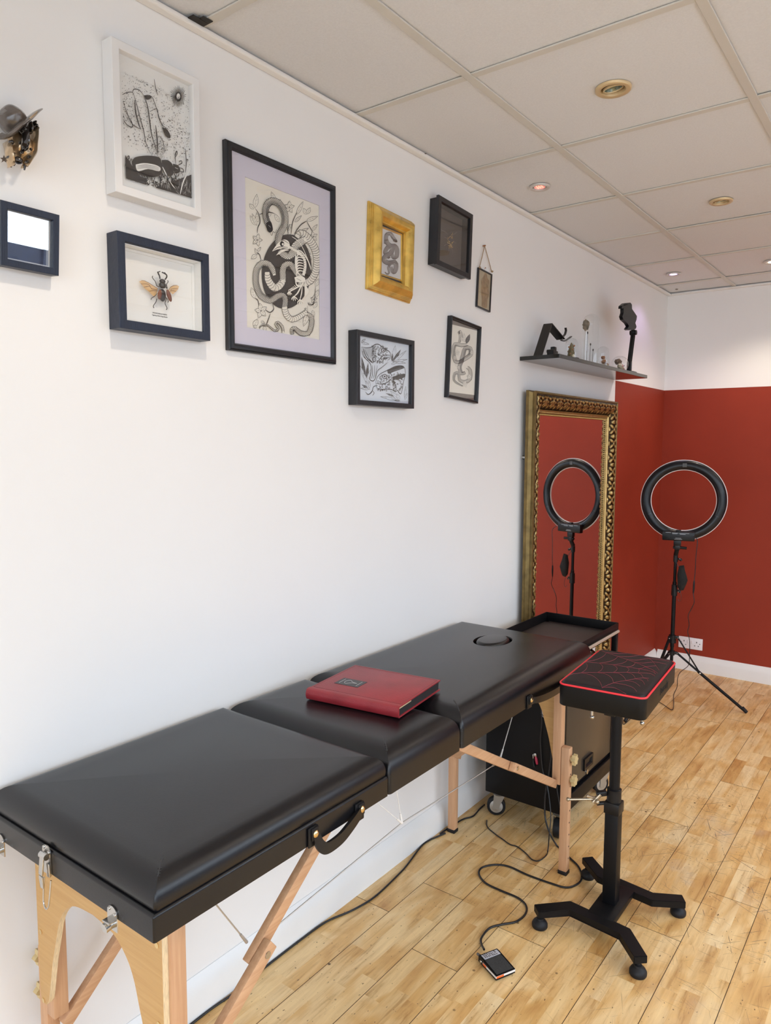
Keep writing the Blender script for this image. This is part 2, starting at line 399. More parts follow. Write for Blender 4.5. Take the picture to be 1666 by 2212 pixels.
for (a, b_, c, d) in ((YF, WY0, 0, CEIL + .12), (WY1, YB, 0, CEIL + .12), (WY0, WY1, 0, WZ0), (WY0, WY1, WZ1, CEIL + .12)):
    b2(bm, XR, XR + .1, a, b_, c, d)
struct('wall_right', bm, WALLW)
bm = NB()
for (a, b_, c, d) in ((0, VX0, 0, CEIL + .12), (VX1, XR, 0, CEIL + .12), (VX0, VX1, 0, .3), (VX0, VX1, 2.4, CEIL + .12)):
    b2(bm, a, b_, YF - .1, YF, c, d)
struct('wall_front', bm, WALLW)
bm = NB()
for y in (WY0, (WY0 + WY1) / 2, WY1): b2(bm, XR + .02, XR + .07, y - .025, y + .025, WZ0, WZ1, .004)
for z in (WZ0, WZ1): b2(bm, XR + .02, XR + .07, WY0, WY1, z - .025, z + .025, .004)
w1 = struct('window_1', bm, WHITEP)
bm = NB(); b2(bm, XR + .043, XR + .047, WY0, WY1, WZ0, WZ1); obj('pane', bm, GLASS, w1, smooth=0)
bm = NB()
for x in (VX0, (VX0 + VX1) / 2, VX1): b2(bm, x - .03, x + .03, YF - .07, YF - .02, .3, 2.4, .004)
for z in (.3, 2.4): b2(bm, VX0, VX1, YF - .07, YF - .02, z - .03, z + .03, .004)
w2 = struct('window_2', bm, WHITEP)
bm = NB(); b2(bm, VX0, VX1, YF - .047, YF - .043, .3, 2.4); obj('pane', bm, GLASS, w2, smooth=0)
# street outside the windows
bm = NB(); b2(bm, -12, 25, -25, 25, -.3, -.15); o = struct('ground', bm, mat('pavement', (0.50, 0.48, 0.46), 0.9, var=.1))
bm = NB(); b2(bm, 10.0, 10.3, -4, 16, -.15, 2.65)
for i in range(11): b2(bm, 9.94, 10.0, -4 + 2 * i, -3.92 + 2 * i, -.15, 2.65)
struct('wall_across_street', bm, mat('dark_blue_boarding', (0.018, 0.028, 0.06), 0.6, var=.2))

# ---- ceiling: tiles set in a tee grid
ceil_root = None
T1X, TY0 = 0.4109, 1.2128
tx = [0.0] + [T1X + .6 * i for i in range(6) if T1X + .6 * i < XR] + [XR]
ty = [TY0 + .6 * i for i in range(-7, 8)]; ty = [YF] + [y for y in ty if YF < y < YB] + [YB]
bm = NB()
for i in range(len(tx) - 1):
    for j in range(len(ty) - 1):
        a = [tx[i] + .006, tx[i + 1] - .0130, ty[j] + .0133, ty[j + 1] - .006]
        if a[1] - a[0] < .03 or a[3] - a[2] < .03: continue
        t = bmesh.new(); bmesh.ops.create_cube(t, size=1)
        for v in t.verts: v.co = Vector(((a[0] + a[1]) / 2 + v.co.x * (a[1] - a[0]), (a[2] + a[3]) / 2 + v.co.y * (a[3] - a[2]), CEIL + .0135 + v.co.z * .015))
        rz = random.uniform(-.0015, .0015)
        for v in t.verts: v.co.z += rz
        merge(bm, t)
b2(bm, 0, XR, YF, YB, CEIL + .03, CEIL + .12)
cl = struct('ceiling', bm, CEILT)
DL = ((.7035, 2.115, .050), (.722, 3.3197, .046), (.194, 2.720, .040), (.193, 4.534, .042), (.714, 4.550, .046))
cb = NB()
for (x, y, r) in DL: cyl(cb, (x, y, CEIL - .01), (x, y, CEIL + .0285), r * .70, r * .70, 40)
cut = obj('cutter', cb, CEILT, smooth=0); md = cl.modifiers.new('holes', 'BOOLEAN'); md.object = cut; md.operation = 'DIFFERENCE'; md.solver = 'EXACT'
nm = bpy.data.meshes.new_from_object(cl.evaluated_get(bpy.context.evaluated_depsgraph_get())); cl.modifiers.clear(); cl.data = nm; bpy.data.objects.remove(cut)
bm = NB()
for x in tx[1:-1]: b2(bm, x - .012, x + .012, YF, YB, CEIL - .001, CEIL + .004, .0008, 1)
for i, (x0, x1) in enumerate(zip(tx, tx[1:])):
    for y in ty[1:-1]: b2(bm, x0 + (.012 if i else .0), x1 - .012, y - .012, y + .012, CEIL, CEIL + .0045, .0008, 1)
obj('ceiling_grid', bm, TEE, cl, smooth=0)
bm = NB()
b2(bm, 0, XR, YF, YB, CEIL + .0285, CEIL + .0295); obj('void_liner', bm, mat('dark_ceiling_void', (.03, .027, .024), .9), cl, smooth=0)
def cove(bm, pts_):   # plaster strip under the grid
    pass
bm = NB(); xt = .026
b2(bm, 0.0005, xt, YF, YB, CEIL - .014, CEIL - .0005, .005, 3)
struct('trim_1', bm, mat('ceiling_edge_plaster', (0.80, 0.785, 0.76), .6, var=.02), smooth=0)
bm = NB()
b2(bm, xt, XR, YB - xt, YB - .0005, CEIL - .014, CEIL - .0005, .005, 3)
struct('trim_2', bm, MATS['ceiling_edge_plaster'], smooth=0)
# torn dark patch where the grid meets the wall
q = at(421, 46, z=CEIL)
bm = NB(); b2(bm, .002, .045, q.y - .022, q.y + .02, CEIL - .0035, CEIL - .0012); b2(bm, .02, .06, q.y - .004, q.y + .024, CEIL - .0028, CEIL - .0011)
obj('gap', bm, MATS['dark_ceiling_void'], cl, smooth=0)
bm = NB()
for (u, v) in ((916, 331), (1192, 491), (1462, 617 + 7)):
    p = at(u, v, z=CEIL); blob(bm, (p.x, p.y, CEIL - .003), .007, .5, (1.4, 1, .5), 2, u)
obj('plaster_chip', bm, mat('grey_chipped_plaster', (.22, .19, .16), .9), cl)

# ---- skirting boards
def skirt(name, pts):
    bm = NB(); (x0, x1, y0, y1, ax) = pts
    h = .1067
    prof = [(0, 0), (.022, 0), (.021, h * .62), (.018, h * .74), (.013, h * .84), (.008, h * .92), (.004, h * .97), (.002, h), (0, h)]
    if ax == 'y': prism(bm, prof, lambda a, b: Vector((x0 + a, y0, b)), lambda a, b: Vector((x0 + a, y1, b)))
    else: prism(bm, prof, lambda a, b: Vector((x0, y0 - a, b)), lambda a, b: Vector((x1, y0 - a, b)))
    struct(name, bm, WHITEP, smooth=30)
skirt('baseboard_left', (0.0003, 0, YF, YB, 'y'))
skirt('baseboard_back', (0.022, XR, YB - .0003, 0, 'x'))

# ================================================================== MASSAGE TABLE
TX0, TX1 = 0.005, 0.557
ZB, ZT = 0.729, 0.822
mt = thing('massage_table', 'long black vinyl folding massage table with beech legs pushed along the white wall', 'massage table', (0.30, 1.55, 0))
def rr_outline(x0, x1, y0, y1, rc, d, k=6):
    """rounded rectangle inset by d, same point count for any d"""
    out = []; r = max(rc - d, 0.0005)
    x0 += d; x1 -= d; y0 += d; y1 -= d
    for (cx, cy, a0) in ((x1 - r, y1 - r, 0), (x0 + r, y1 - r, 90), (x0 + r, y0 + r, 180), (x1 - r, y0 + r, 270)):
        for i in range(k + 1):
            a = R(a0 + 90 * i / k); out.append((cx + r * cos(a), cy + r * sin(a)))
    return out
def pad(bm, x0, x1, y0, y1, z0, z1, rc=.02, re=.045, crown=.006, botr=0.0, rx=None):
    sm_ = lambda t: sin(pi / 2 * max(0.0, min(1.0, t)))
    def cr(p):
        if p[2] < z1 - .0001: return 0.0
        return crown * sm_(min(p[0] - x0, x1 - p[0]) / (.45 * (x1 - x0))) * sm_(min(p[1] - y0, y1 - p[1]) / (.45 * (y1 - y0)))
    """upholstered slab: straight side, softly rounded top edge, slightly crowned top"""
    rings = []
    if botr:
        for i in range(4):
            a = R(90 * i / 4); rings.append((rr_outline(x0, x1, y0, y1, rc, botr * (1 - sin(a))), z0 + botr * (1 - cos(a))))
    else: rings.append((rr_outline(x0, x1, y0, y1, rc, 0), z0))
    zr = z1 - re
    rings.append((rr_outline(x0, x1, y0, y1, rc, 0), zr))
    for i in range(1, 10):
        a = R(90 * i / 9); rings.append((rr_outline(x0, x1, y0, y1, rc, re * (1 - cos(a))), zr + re * sin(a) - crown * (1 - sin(a)) * 0))
    hw = min(x1 - x0, y1 - y0) / 2
    for i in range(1, 8):
        d = re + (hw - re - .004) * i / 7; t = i / 7
        rings.append((rr_outline(x0, x1, y0, y1, rc, d), z1))
    V = [[bm.verts.new((p[0], p[1], z + cr((p[0], p[1], z)))) for p in pts] for pts, z in rings]
    n = len(V[0])
    for a, b_ in zip(V, V[1:]):
        for i in range(n):
            bm.faces.new((a[i], a[(i + 1) % n], b_[(i + 1) % n], b_[i]))
    bm.faces.new(V[0][::-1]); bm.faces.new(V[-1])
Y0, Y1, Y2, Y3 = 0.648, 1.262, 1.577, 2.47
SEAM = mat('black_thread', (0.03, 0.03, 0.032), 0.6)
# section 1: raised cushion on its own board with a groove between
bm = NB(); pad(bm, TX0 + .002, TX1 - .002, Y0 + .002, Y1 - .004, ZB + .0445, ZT + .002, .007, .038, .007, .008)
obj('backrest_pad', bm, BLACKV, mt, smooth=60)
bm = NB(); pad(bm, TX0, TX1, Y0 - .003, Y1 - .002, ZB, ZB + .046, .004, .006, 0)
obj('padded_frame', bm, BLACKV, mt, smooth=60)
bm = NB(); pad(bm, TX0, TX1, Y1 + .002, Y2 - .003, ZB - .001, ZT + .001, .010, .052, .006)
obj('seat_pad', bm, BLACKV, mt, smooth=60)
# section 3 with the breathing hole
bm = NB(); pad(bm, TX0, TX1, Y2 + .003, Y3, ZB - .001, ZT + .001, .012, .05, .006)
hp = at(1065, 1384, z=ZT + .004); hx, hy = hp.x, hp.y
long_pad = obj('long_pad', bm, BLACKV, mt, smooth=60)
cu = NB()
N = 48; ring = [(hx + .062 * cos(2 * pi * i / N), hy + .088 * sin(2 * pi * i / N)) for i in range(N)]
prism(cu, ring, lambda a, b: Vector((a, b, ZT - .03)), lambda a, b: Vector((a, b, ZT + .03)))
cut = obj('cutter', cu, BLACKV, mt, smooth=0)
mod = long_pad.modifiers.new('hole', 'BOOLEAN'); mod.object = cut; mod.operation = 'DIFFERENCE'; mod.solver = 'EXACT'
dg = bpy.context.evaluated_depsgraph_get(); nm = bpy.data.meshes.new_from_object(long_pad.evaluated_get(dg))
long_pad.modifiers.clear(); long_pad.data = nm; nm.set_sharp_from_angle(angle=R(60)); bpy.data.objects.remove(cut)
# rolled lip round the hole
bm = NB(); tube(bm, [(hx + .066 * cos(2 * pi * i / N), hy + .092 * sin(2 * pi * i / N), ZT - .0015) for i in range(N)], .0050, 10, True)
obj('hole_rim', bm, BLACKV, mt, smooth=60)
bm = NB()
rings = []
for i in range(10):
    a = R(90 * i / 9); k = cos(a) * .25 + .75 if i < 9 else 0
    k = 1 - .22 * (1 - cos(a)); z = ZT - .012 + .023 * sin(a)
    rings.append([bm.verts.new((hx + .0545 * k * cos(2 * pi * j / N), hy + .0805 * k * sin(2 * pi * j / N), z)) for j in range(N)])
for a, b_ in zip(rings, rings[1:]):
    for j in range(N): bm.faces.new((a[j], a[(j + 1) % N], b_[(j + 1) % N], b_[j]))
bm.faces.new(rings[-1]); bm.faces.new(rings[0][::-1])
obj('face_hole_plug', bm, BLACKV, mt, smooth=60)
# stitched corner seams
def corner_seam(x, y, sx, sy, z0, z1, re, nm='corner_seam'):
    bm = NB(); P = []
    P.append((x - sx * .004, y - sy * .004, z0))
    P.append((x - sx * .0035, y - sy * .0035, z1 - re))
    for i in range(1, 9):
        a = R(90 * i / 9 * 1.0); d = re * (1 - cos(a)) * .92 + .0045; P.append((x - sx * d, y - sy * d, z1 - re + re * sin(a) + .0004))
    P.append((x - sx * (re + .02), y - sy * (re + .02), z1 + .0008))
    P = smooth_path(P, 3)
    tube(bm, P, .0011, 6)
    for i in range(1, len(P) - 1, 2):
        d = (P[i + 1] - P[i - 1]).normalized(); s = Vector((sx, -sy, 0)).normalized() * .003
        tube(bm, [P[i] - s, P[i], P[i] + s], .0006, 5)
    obj(nm, bm, SEAM, mt)
corner_seam(TX1 - .002, Y0 + .002, 1, -1, ZB + .05, ZT + .002, .038)
corner_seam(TX1, Y2 + .003, 1, -1, ZB, ZT + .001, .05)
corner_seam(TX1, Y1 + .002, 1, -1, ZB, ZT + .001, .052)
corner_seam(TX1, Y3, 1, 1, ZB, ZT + .001, .05)
# folding frame under the pads
bm = NB()
b2(bm, TX0 + .02, TX1 - .02, Y0 + .015, Y2 - .01, ZB - .006, ZB + .01)
b2(bm, TX0 + .02, TX1 - .02, Y2 + .01, Y3 - .015, ZB - .006, ZB + .01)
obj('underside_board', bm, mat('dark_board', (.03, .028, .026), .7), mt, smooth=0)
# end panels (plywood with an arch)
LX0, LX1 = .077, .502        # outer faces of the legs
def end_panel(y0, y1, front):
    xc = (LX0 + LX1) / 2; zt = ZB - .002
    pl, pr = LX0 + .002, LX1 - .002
    zb = .365
    P = [(pl, zt), (pl, zb + .02), (pl + .006, zb), (pl + .022, zb), (pl + .033, zb + .014)]
    # inner arch
    aw = (pr - pl) / 2
    arch = [(xc - .172, .40), (xc - .163, .44), (xc - .155, .475), (xc - .141, .52), (xc - .124, .572), (xc - .100, .606), (xc - .062, .630), (xc, .638)]
    arch = [(p.x, p.y) for p in smooth_path([Vector((a, b, 0)) for a, b in arch], 5)]
    P += arch; mirror_ = [(2 * xc - a, b) for a, b in P[::-1]]
    P = P + mirror_[1:]
    bm = NB(); prism(bm, P, lambda a, b: Vector((a, y0, b)), lambda a, b: Vector((a, y1, b)), 0, 1)
    o = obj('end_panel', bm, [PLY, PLYE], mt, smooth=30)
    for z in (.665, .52, .37):
        for x in (pl + .012, pr - .014): bm = NB(); cyl(bm, (x, y0 - .0012, z), (x, y0 + .004, z), .0052, .0052, 14); obj('screw', bm, BRASS, o)
end_panel(.699, .711, True)
end_panel(2.369, 2.381, False)
def foot_leg(x0, x1, y0, y1, outer, label=None):
    """upright on the folding frame and the sliding leg outside it"""
    s = 1 if outer > 0 else -1
    if s > 0: ux0, ux1, lx0, lx1 = x1 - .062, x1 - .032, x1 - .031, x1
    else: ux0, ux1, lx0, lx1 = x0 + .032, x0 + .062, x0, x0 + .031
    bm = NB(); b2(bm, ux0, ux1, y0, y1, .325, ZB - .004, .002); obj('upright', bm, BEECH, mt)
    bm = NB(); b2(bm, lx0, lx1, y0 + .001, y1 - .003, .012, .465, .004)
    lg = obj('leg', bm, BEECH, mt)
    bm = NB(); b2(bm, lx0 - .001, lx1 + .001, y0, y1 - .002, 0, .014, .002); obj('rubber_foot', bm, BLACKR, lg)
    xo = lx1 if s > 0 else lx0; yc = (y0 + y1) / 2
    for i in range(9): bm = NB(); cyl(bm, (xo - .0005 * s, yc, .06 + .044 * i), (xo + .0004 * s, yc, .06 + .044 * i), .003, .003, 8); obj('height_hole', bm, INK, lg)
    for z in (.425, .35):
        bm = NB(); xo = lx1 if s > 0 else lx0
        cyl(bm, (xo, yc, z), (xo + s * .008, yc, z), .008, .008, 14)
        P = []
        for i in range(24):
            a = 2 * pi * i / 24; r = .019 + .004 * cos(6 * a); P.append((r * cos(a), r * sin(a)))
        prism(bm, P, lambda a, b: Vector((xo + s * .007, yc + a * .8, z + b * .9)), lambda a, b: Vector((xo + s * .02, yc + a * .8, z + b * .9)))
        obj('knob', bm, KNOBM, lg)
LO0, LO1 = .045, .538
foot_leg(LO0, LO1, .7115, .744, +1); foot_leg(LO0, LO1, .7115, .744, -1)
foot_leg(LO0, LO1, 2.335, 2.368, +1); foot_leg(LO0, LO1, 2.335, 2.368, -1)
def brace(x, ycase, zcase, yj, zj, yleg, zleg):
    w = .019
    bm = NB(); a, j = Vector((x, ycase, zcase)), Vector((x, yj, zj)); d = (j - a).normalized()
    bar(bm, a, j + d * .03, w, .028, (1, 0, 0), .002); up = obj('brace', bm, BEECHY, mt)
    bm = NB(); xx = x + (.0205 if x > .3 else -.0205); l = Vector((x, yleg, zleg)); j2 = j.copy(); d2 = (l - j).normalized()
    bar(bm, Vector((xx, j.y, j.z)) - d2 * .022, Vector((xx, l.y, l.z)), w, .028, (1, 0, 0), .002); lo = obj('brace', bm, BEECHY, mt)
    bm = NB(); s = 1 if x > .3 else -1
    cyl(bm, (xx + s * .009, j.y, j.z), (xx + s * .0115, j.y, j.z), .0075, .007, 16); obj('screw', bm, CHROME, lo)
for x in (.466, .117):
    brace(x, 1.215, .722, .945, .507 if x > .3 else .475, .738, .352 if x > .3 else .295)
    brace(x, 1.66, .700, 2.025, .497, 2.336, .325)
# tension cables
def wire(P, r=.0016, m=STEELC, nm='tension_cable'):
    bm = NB(); tube(bm, P, r, 6)
    for p, q_ in ((P[0], P[1]), (P[-1], P[-2])):
        d = (Vector(q_) - Vector(p)).normalized(); cyl(bm, p, Vector(p) + d * .03, .0035, .0025, 8)
    obj(nm, bm, m, mt)
for x in (.452, .147):
    wire([(x, .80, ZB), (x, .93, .523)]); wire([(x, .955, .507), (x, 1.46, .545), (x, 1.97, .522)])
    wire([(x, 2.12, ZB - .01), (x, 1.99, .530)])
    wire([(x, 1.262, ZB), (x, 1.46, .545)], .0012, mat('white_cord', (.75, .74, .72), .5)); wire([(x, 1.415, ZB), (x, 1.46, .545)], .0012, MATS['white_cord'])
# carry handles
def carry_handle(path, ends, offs=.016, hh0=.024):
    X = TX1; C = smooth_path([at(u, v, x=X + o) for (u, v), o in path], 5); n = len(C) - 1
    bm = NB()
    for off, hh, tt in ((0, hh0, .004), (-.004, hh0 * .7, .008)):
        prev = None
        for i, c in enumerate(C):
            d = (C[min(i + 1, n)] - C[max(i - 1, 0)]).normalized(); u = Vector((0, -d.z, d.y)).normalized(); xo = Vector((1, 0, 0)); k = .6 + .4 * sin(pi * i / n) ** .4
            r4 = [bm.verts.new(p) for p in (c + xo * (off + tt / 2) + u * hh / 2 * k, c + xo * (off - tt / 2) + u * hh / 2 * k, c + xo * (off - tt / 2) - u * hh / 2 * k, c + xo * (off + tt / 2) - u * hh / 2 * k)]
            if prev:
                for j in range(4): bm.faces.new((prev[j], prev[(j + 1) % 4], r4[(j + 1) % 4], r4[j]))
            else: bm.faces.new(r4)
            prev = r4
        bm.faces.new(prev[::-1])
    hd = obj('carry_handle', bm, BLACKV, mt, smooth=50)
    for (u, v) in ends:
        p = at(u, v, x=X + .008); yy, zc = p.y, p.z
        bm = NB(); b2(bm, X + .0005, X + .005, yy - .016, yy + .012, zc - .026, zc + .014, .002); b2(bm, X + .004, X + .009, yy - .010, yy + .010, zc - .013, zc + .013, .002)
        obj('anchor_tab', bm, BLACKP, hd)
        bm = NB(); lathe(bm, (X + .0085, yy, zc), [(.0075, 0), (.0075, .0015), (.005, .004), (0, .005)], 18, (1, 0, 0)); obj('rivet', bm, BRASS, hd)
carry_handle([((683, 1801), .007), ((690, 1822), .011), ((701, 1832), .014), ((715, 1828), .016), ((738, 1810), .017), ((757, 1787), .016), ((772, 1766), .012), ((782, 1748), .008)], [(682, 1801), (782, 1748)])
carry_handle([((1149, 1512), .007), ((1158, 1512), .012), ((1172, 1508), .015), ((1188, 1501), .016), ((1204, 1492), .015), ((1218, 1482), .011), ((1228, 1473), .007)], [(1148, 1512), (1228, 1473)], hh0=.022)
# latch and corner catches on the near end
def catch(x, z, lat=False):
    Y = Y0 - .003
    bm = NB(); h = .052 if lat else .036; w = .028
    P = [(-w / 2, -h * .62), (w / 2, -h * .62), (w / 2, h * .2)] + [(w / 2 * cos(a), h * .2 + w / 2 * sin(a) * .9) for a in [R(20 + 140 * i / 8) for i in range(9)]] + [(-w / 2, h * .2)]
    prism(bm, P, lambda a, b: Vector((x + a, Y - .0005, z + b)), lambda a, b: Vector((x + a, Y - .0025, z + b)))
    o = obj('latch' if lat else 'corner_catch', bm, CHROME, mt)
    bm = NB()
    for dx in (-.008, .008): lathe(bm, (x + dx, Y - .002, z + h * .25 + (.004 if dx < 0 else -.002)), [(.0035, 0), (.003, .002), (0, .003)], 12, (0, -1, 0))
    if lat:
        bar(bm, (x, Y - .010, z + .008), (x - .002, Y - .013, z - .030), .013, .004, (1, 0, 0), .0015)
        bar(bm, (x - .002, Y - .013, z - .032), (x - .002, Y - .011, z - .056), .012, .004, (1, 0, 0), .0015)
        cyl(bm, (x - .008, Y - .008, z + .006), (x + .012, Y - .008, z + .006), .006, .006, 14)
        U = [(x + .002, Y - .009, z - .035), (x + .002, Y - .012, z - .075), (x + .006, Y - .013, z - .086), (x + .012, Y - .013, z - .09), (x + .018, Y - .013, z - .086), (x + .022, Y - .012, z - .075), (x + .022, Y - .007, z - .035)]
        tube(bm, smooth_path(U, 4), .0015, 8)
        b2(bm, x + .004, x + .014, Y - .006, Y - .002, z - .034, z - .008, .001)
    else:
        cyl(bm, (x - .003, Y - .002, z - .012), (x - .003, Y - .016, z - .014), .008, .0085, 18)
        b2(bm, x - .012, x + .008, Y - .014, Y - .002, z - .006, z - .003, .001)
    obj('hasp' if lat else 'stud', bm, CHROME, o)
for (u, v, l) in ((103, 1850, True), (245, 1980, False), (4, 1822, False)):
    p = at(u, v, y=Y0 - .003); catch(p.x, p.z + (.0 if l else .0), l)

# ================================================================== BOOK on the table
TOPZ = ZT + .0075
bk0 = at(670, 1520, z=TOPZ); bk1 = at(874, 1552, z=TOPZ)
ang = math.atan2(bk1.y - bk0.y, bk1.x - bk0.x)
tp = [at(672, 1492, z=TOPZ + .026), at(872, 1533, z=TOPZ + .026), at(943, 1468, z=TOPZ + .024), at(757, 1442, z=TOPZ + .024)]
bw_ = (tp[1] - tp[0]).length; bd_ = (tp[3] - tp[0]).length * .5 + (tp[2] - tp[1]).length * .5
ang = math.atan2(tp[1].y - tp[0].y, tp[1].x - tp[0].x)
ctr = sum(tp, Vector()) / 4
bk = thing('book', 'closed dark red leather portfolio book lying on the black massage table', 'book', (ctr.x, ctr.y, TOPZ), (0, 0, ang))
def lob(bm, *a, **k): return bm
def local(bm, root):
    bmesh.ops.transform(bm, matrix=Matrix.Translation(root.location) @ root.rotation_euler.to_matrix().to_4x4(), verts=bm.verts); return bm
hw, hd2 = bw_ / 2, bd_ / 2; BT = .030
bm = NB(); b2(bm, -hw, hw, -hd2 + .003, hd2, BT - .0035, BT, .0012); obj('front_cover', local(bm, bk), REDB, bk)
bm = NB(); b2(bm, -hw, hw, -hd2 + .003, hd2, 0, .0035, .0012); obj('back_cover', local(bm, bk), REDB, bk)
bm = NB()
P = [(-hd2 + .004, .0), (-hd2 - .001, .003), (-hd2 - .004, .010), (-hd2 - .0045, BT / 2), (-hd2 - .004, BT - .010), (-hd2 - .001, BT - .002), (-hd2 + .004, BT + .0006), (-hd2 + .016, BT + .0006), (-hd2 + .016, BT - .001), (-hd2 + .003, BT - .003), (-hd2 + .003, .002)]
prism(bm, P, lambda a, b: Vector((-hw - .0005, a, b)), lambda a, b: Vector((hw + .0005, a, b))); obj('spine', local(bm, bk), REDB, bk)
bm = NB(); b2(bm, -hw + .004, hw - .004, -hd2 + .006, hd2 - .005, .0036, BT - .0036); obj('pages', local(bm, bk), mat('black_card_pages', (.015, .014, .014), .7, bump=.6, bscale=500, stretch=(1, 1, 20)), bk)
bm = NB(); b2(bm, hw - .0048, hw - .0036, -hd2 + .005, -hd2 + .075, BT - .0085, BT - .0036); obj('endpaper', local(bm, bk), mat('yellowed_paper', (.62, .50, .30), .7), bk)
bm = NB()
for (a0, a1, b0, b1) in ((-hw + .006, hw - .006, -hd2 + .022, -hd2 + .023), (-hw + .006, hw - .006, hd2 - .009, hd2 - .008), (-hw + .006, -hw + .007, -hd2 + .022, hd2 - .008), (hw - .007, hw - .006, -hd2 + .022, hd2 - .008)):
    b2(bm, a0, a1, b0, b1, BT - .0004, BT + .0002)
obj('tooled_border', local(bm, bk), mat('worn_red_line', (.12, .008, .012), .5), bk)
rm = Matrix.Translation(bk.location) @ bk.rotation_euler.to_matrix().to_4x4()
lp = [rm.inverted() @ at(u, v, z=TOPZ + BT) for u, v in ((724, 1476), (777, 1483), (789, 1473), (741, 1466))]
lx0, lx1 = min(p.x for p in lp), max(p.x for p in lp); ly0, ly1 = min(p.y for p in lp), max(p.y for p in lp)
bm = NB(); b2(bm, lx0, lx1, ly0, ly1, BT, BT + .0008); lb = obj('label_plate', local(bm, bk), mat('black_label', (.03, .03, .033), .4), bk)
bm = NB(); cx, cy = (lx0 + lx1) / 2, (ly0 + ly1) / 2; Lw, Lh = lx1 - lx0, ly1 - ly0; zz = BT + .0011
for sx in (-.36, .36): tube(bm, [(cx + sx * Lw, cy - Lh * .34, zz), (cx + sx * Lw, cy + Lh * .34, zz)], .0006, 5)
lo = [(-.24, .0), (-.18, .22), (-.08, .26), (.02, .1), (.16, .03), (.26, 0), (.16, -.03), (.02, -.1), (-.08, -.26), (-.18, -.22)]
tube(bm, smooth_path([Vector((cx + a * Lw, cy + b * Lh, zz)) for a, b in lo + lo[:1]], 3), .0006, 5)
obj('label_emblem', local(bm, bk), mat('silver_foil', (.6, .6, .6), .4, .5), lb)

# ================================================================== ARMREST STAND
ar = thing('armrest_stand', 'black adjustable armrest stand with red-piped spider web cushion beside the massage table', 'armrest', (.747, 2.195, 0), (0, 0, 0))
AX, AY = .747, 2.195
cush_rot = Matrix.Translation((.754, 2.19, 0)) @ Matrix.Rotation(R(4.5), 4, 'Z')
def crot(bm): bmesh.ops.transform(bm, matrix=cush_rot, verts=bm.verts); return bm
CW, CL, CZ0, CZ1 = .125, .208, .752, .818
bm = NB(); pad(bm, -CW, CW, -CL, CL, CZ0, CZ1 - .002, .022, .004, 0, .006)
cs = obj('cushion', crot(bm), mat('matt_black_vinyl', (.006, .006, .006), .45, spec=.22, bump=.15, bscale=600), ar, smooth=60)
CLOTH = mat('black_stitched_vinyl', (0.012, 0.009, 0.011), 0.5, spec=.3, bump=.2, bscale=600)
bm = NB(); pad(bm, -CW + .004, CW - .004, -CL + .004, CL - .004, CZ1 - .01, CZ1 + .008, .020, .013, .003)
obj('cushion_top', crot(bm), CLOTH, cs, smooth=60)
bm = NB(); tube(bm, [(p[0], p[1], CZ1 - .001) for p in rr_outline(-CW, CW, -CL, CL, .022, .0015, 8)], .0030, 8, True)
obj('piping', crot(bm), mat('red_piping', (.78, .03, .045), .45), cs, smooth=60)
# spider web stitching on the top
zs = CZ1 + .0112
def clampz(p):
    d = min(CW - .004 - abs(p.x), CL - .004 - abs(p.y))
    if d < .013:
        a = math.acos(max(-1, min(1, 1 - max(d, 0) / .013))); return CZ1 - .005 + .013 * sin(a) + .0006
    t = (d - .013) / (CW - .017 - .004); return CZ1 + .008 + .003 * sin(min(1, t) * pi / 2) + .0004
WEB = [[(370,465),(570,458),(740,460),(905,463),(1050,460),(1170,462),(1290,465),(1350,490)], [(790,608),(910,568),(1040,545),(1140,525),(1225,512),(1285,515)], [(590,335),(760,358),(905,380),(1045,402),(1170,420),(1300,440),(1360,465)],
 [(700,200),(835,245),(955,290),(1055,325),(1140,355),(1245,395),(1330,430),(1380,460)], [(1230,250),(1310,325),(1360,385),(1395,430)], [(590,335),(720,320),(800,285),(835,245)], [(760,358),(860,345),(925,320),(955,290)], [(905,380),(980,370),(1035,350),(1055,325)], [(1045,402),(1100,395),(1130,375),(1140,355)], [(1170,420),(1215,412),(1245,395)],
 [(590,335),(630,370),(620,420),(570,458)], [(760,358),(795,395),(780,435),(740,460)], [(905,380),(945,410),(940,440),(905,463)], [(1045,402),(1072,425),(1065,445),(1050,460)], [(1170,420),(1182,435),(1170,462)], [(570,458),(680,490),(760,550),(790,608)], [(740,460),(830,480),(890,520),(910,568)], [(905,463),(970,475),(1020,510),(1040,545)], [(1050,460),(1100,475),(1130,500),(1140,525)], [(1170,462),(1205,480),(1225,512)],
 [(835,245),(960,255),(1100,240),(1190,236)], [(955,290),(1080,290),(1180,270),(1250,262)], [(1055,325),(1150,330),(1240,315),(1300,305)], [(1140,355),(1220,360),(1300,350),(1340,345)], [(1245,395),(1310,390),(1365,385)], [(790,608),(900,610),(980,640),(1040,665)], [(910,568),(1040,590),(1120,620),(1155,655)], [(1040,545),(1130,560),(1190,600)], [(1140,525),(1210,540),(1240,580)], [(1225,512),(1265,525),(1275,545)],
 [(1250,262),(1340,285),(1440,300)], [(1300,305),(1400,320),(1500,332)], [(1340,345),(1420,355),(1470,365)], [(1245,400),(1330,430),(1350,470)]]
bm = NB(); inv = cush_rot.inverted()
for Lw in WEB:
    P = []
    for u, v in Lw:
        q = inv @ at(1140 + u / 4.9, 1360 + v / 4.9, z=CZ1 + .009); P.append(Vector((max(-CW + .006, min(CW - .006, q.x)), max(-CL + .006, min(CL - .006, q.y)), 0)))
    P = smooth_path(P, 5); tube(bm, [(p.x, p.y, clampz(p)) for p in P], .0004, 5)
obj('web_stitching', crot(bm), mat('pink_red_thread', (.36, .05, .075), .6), cs)
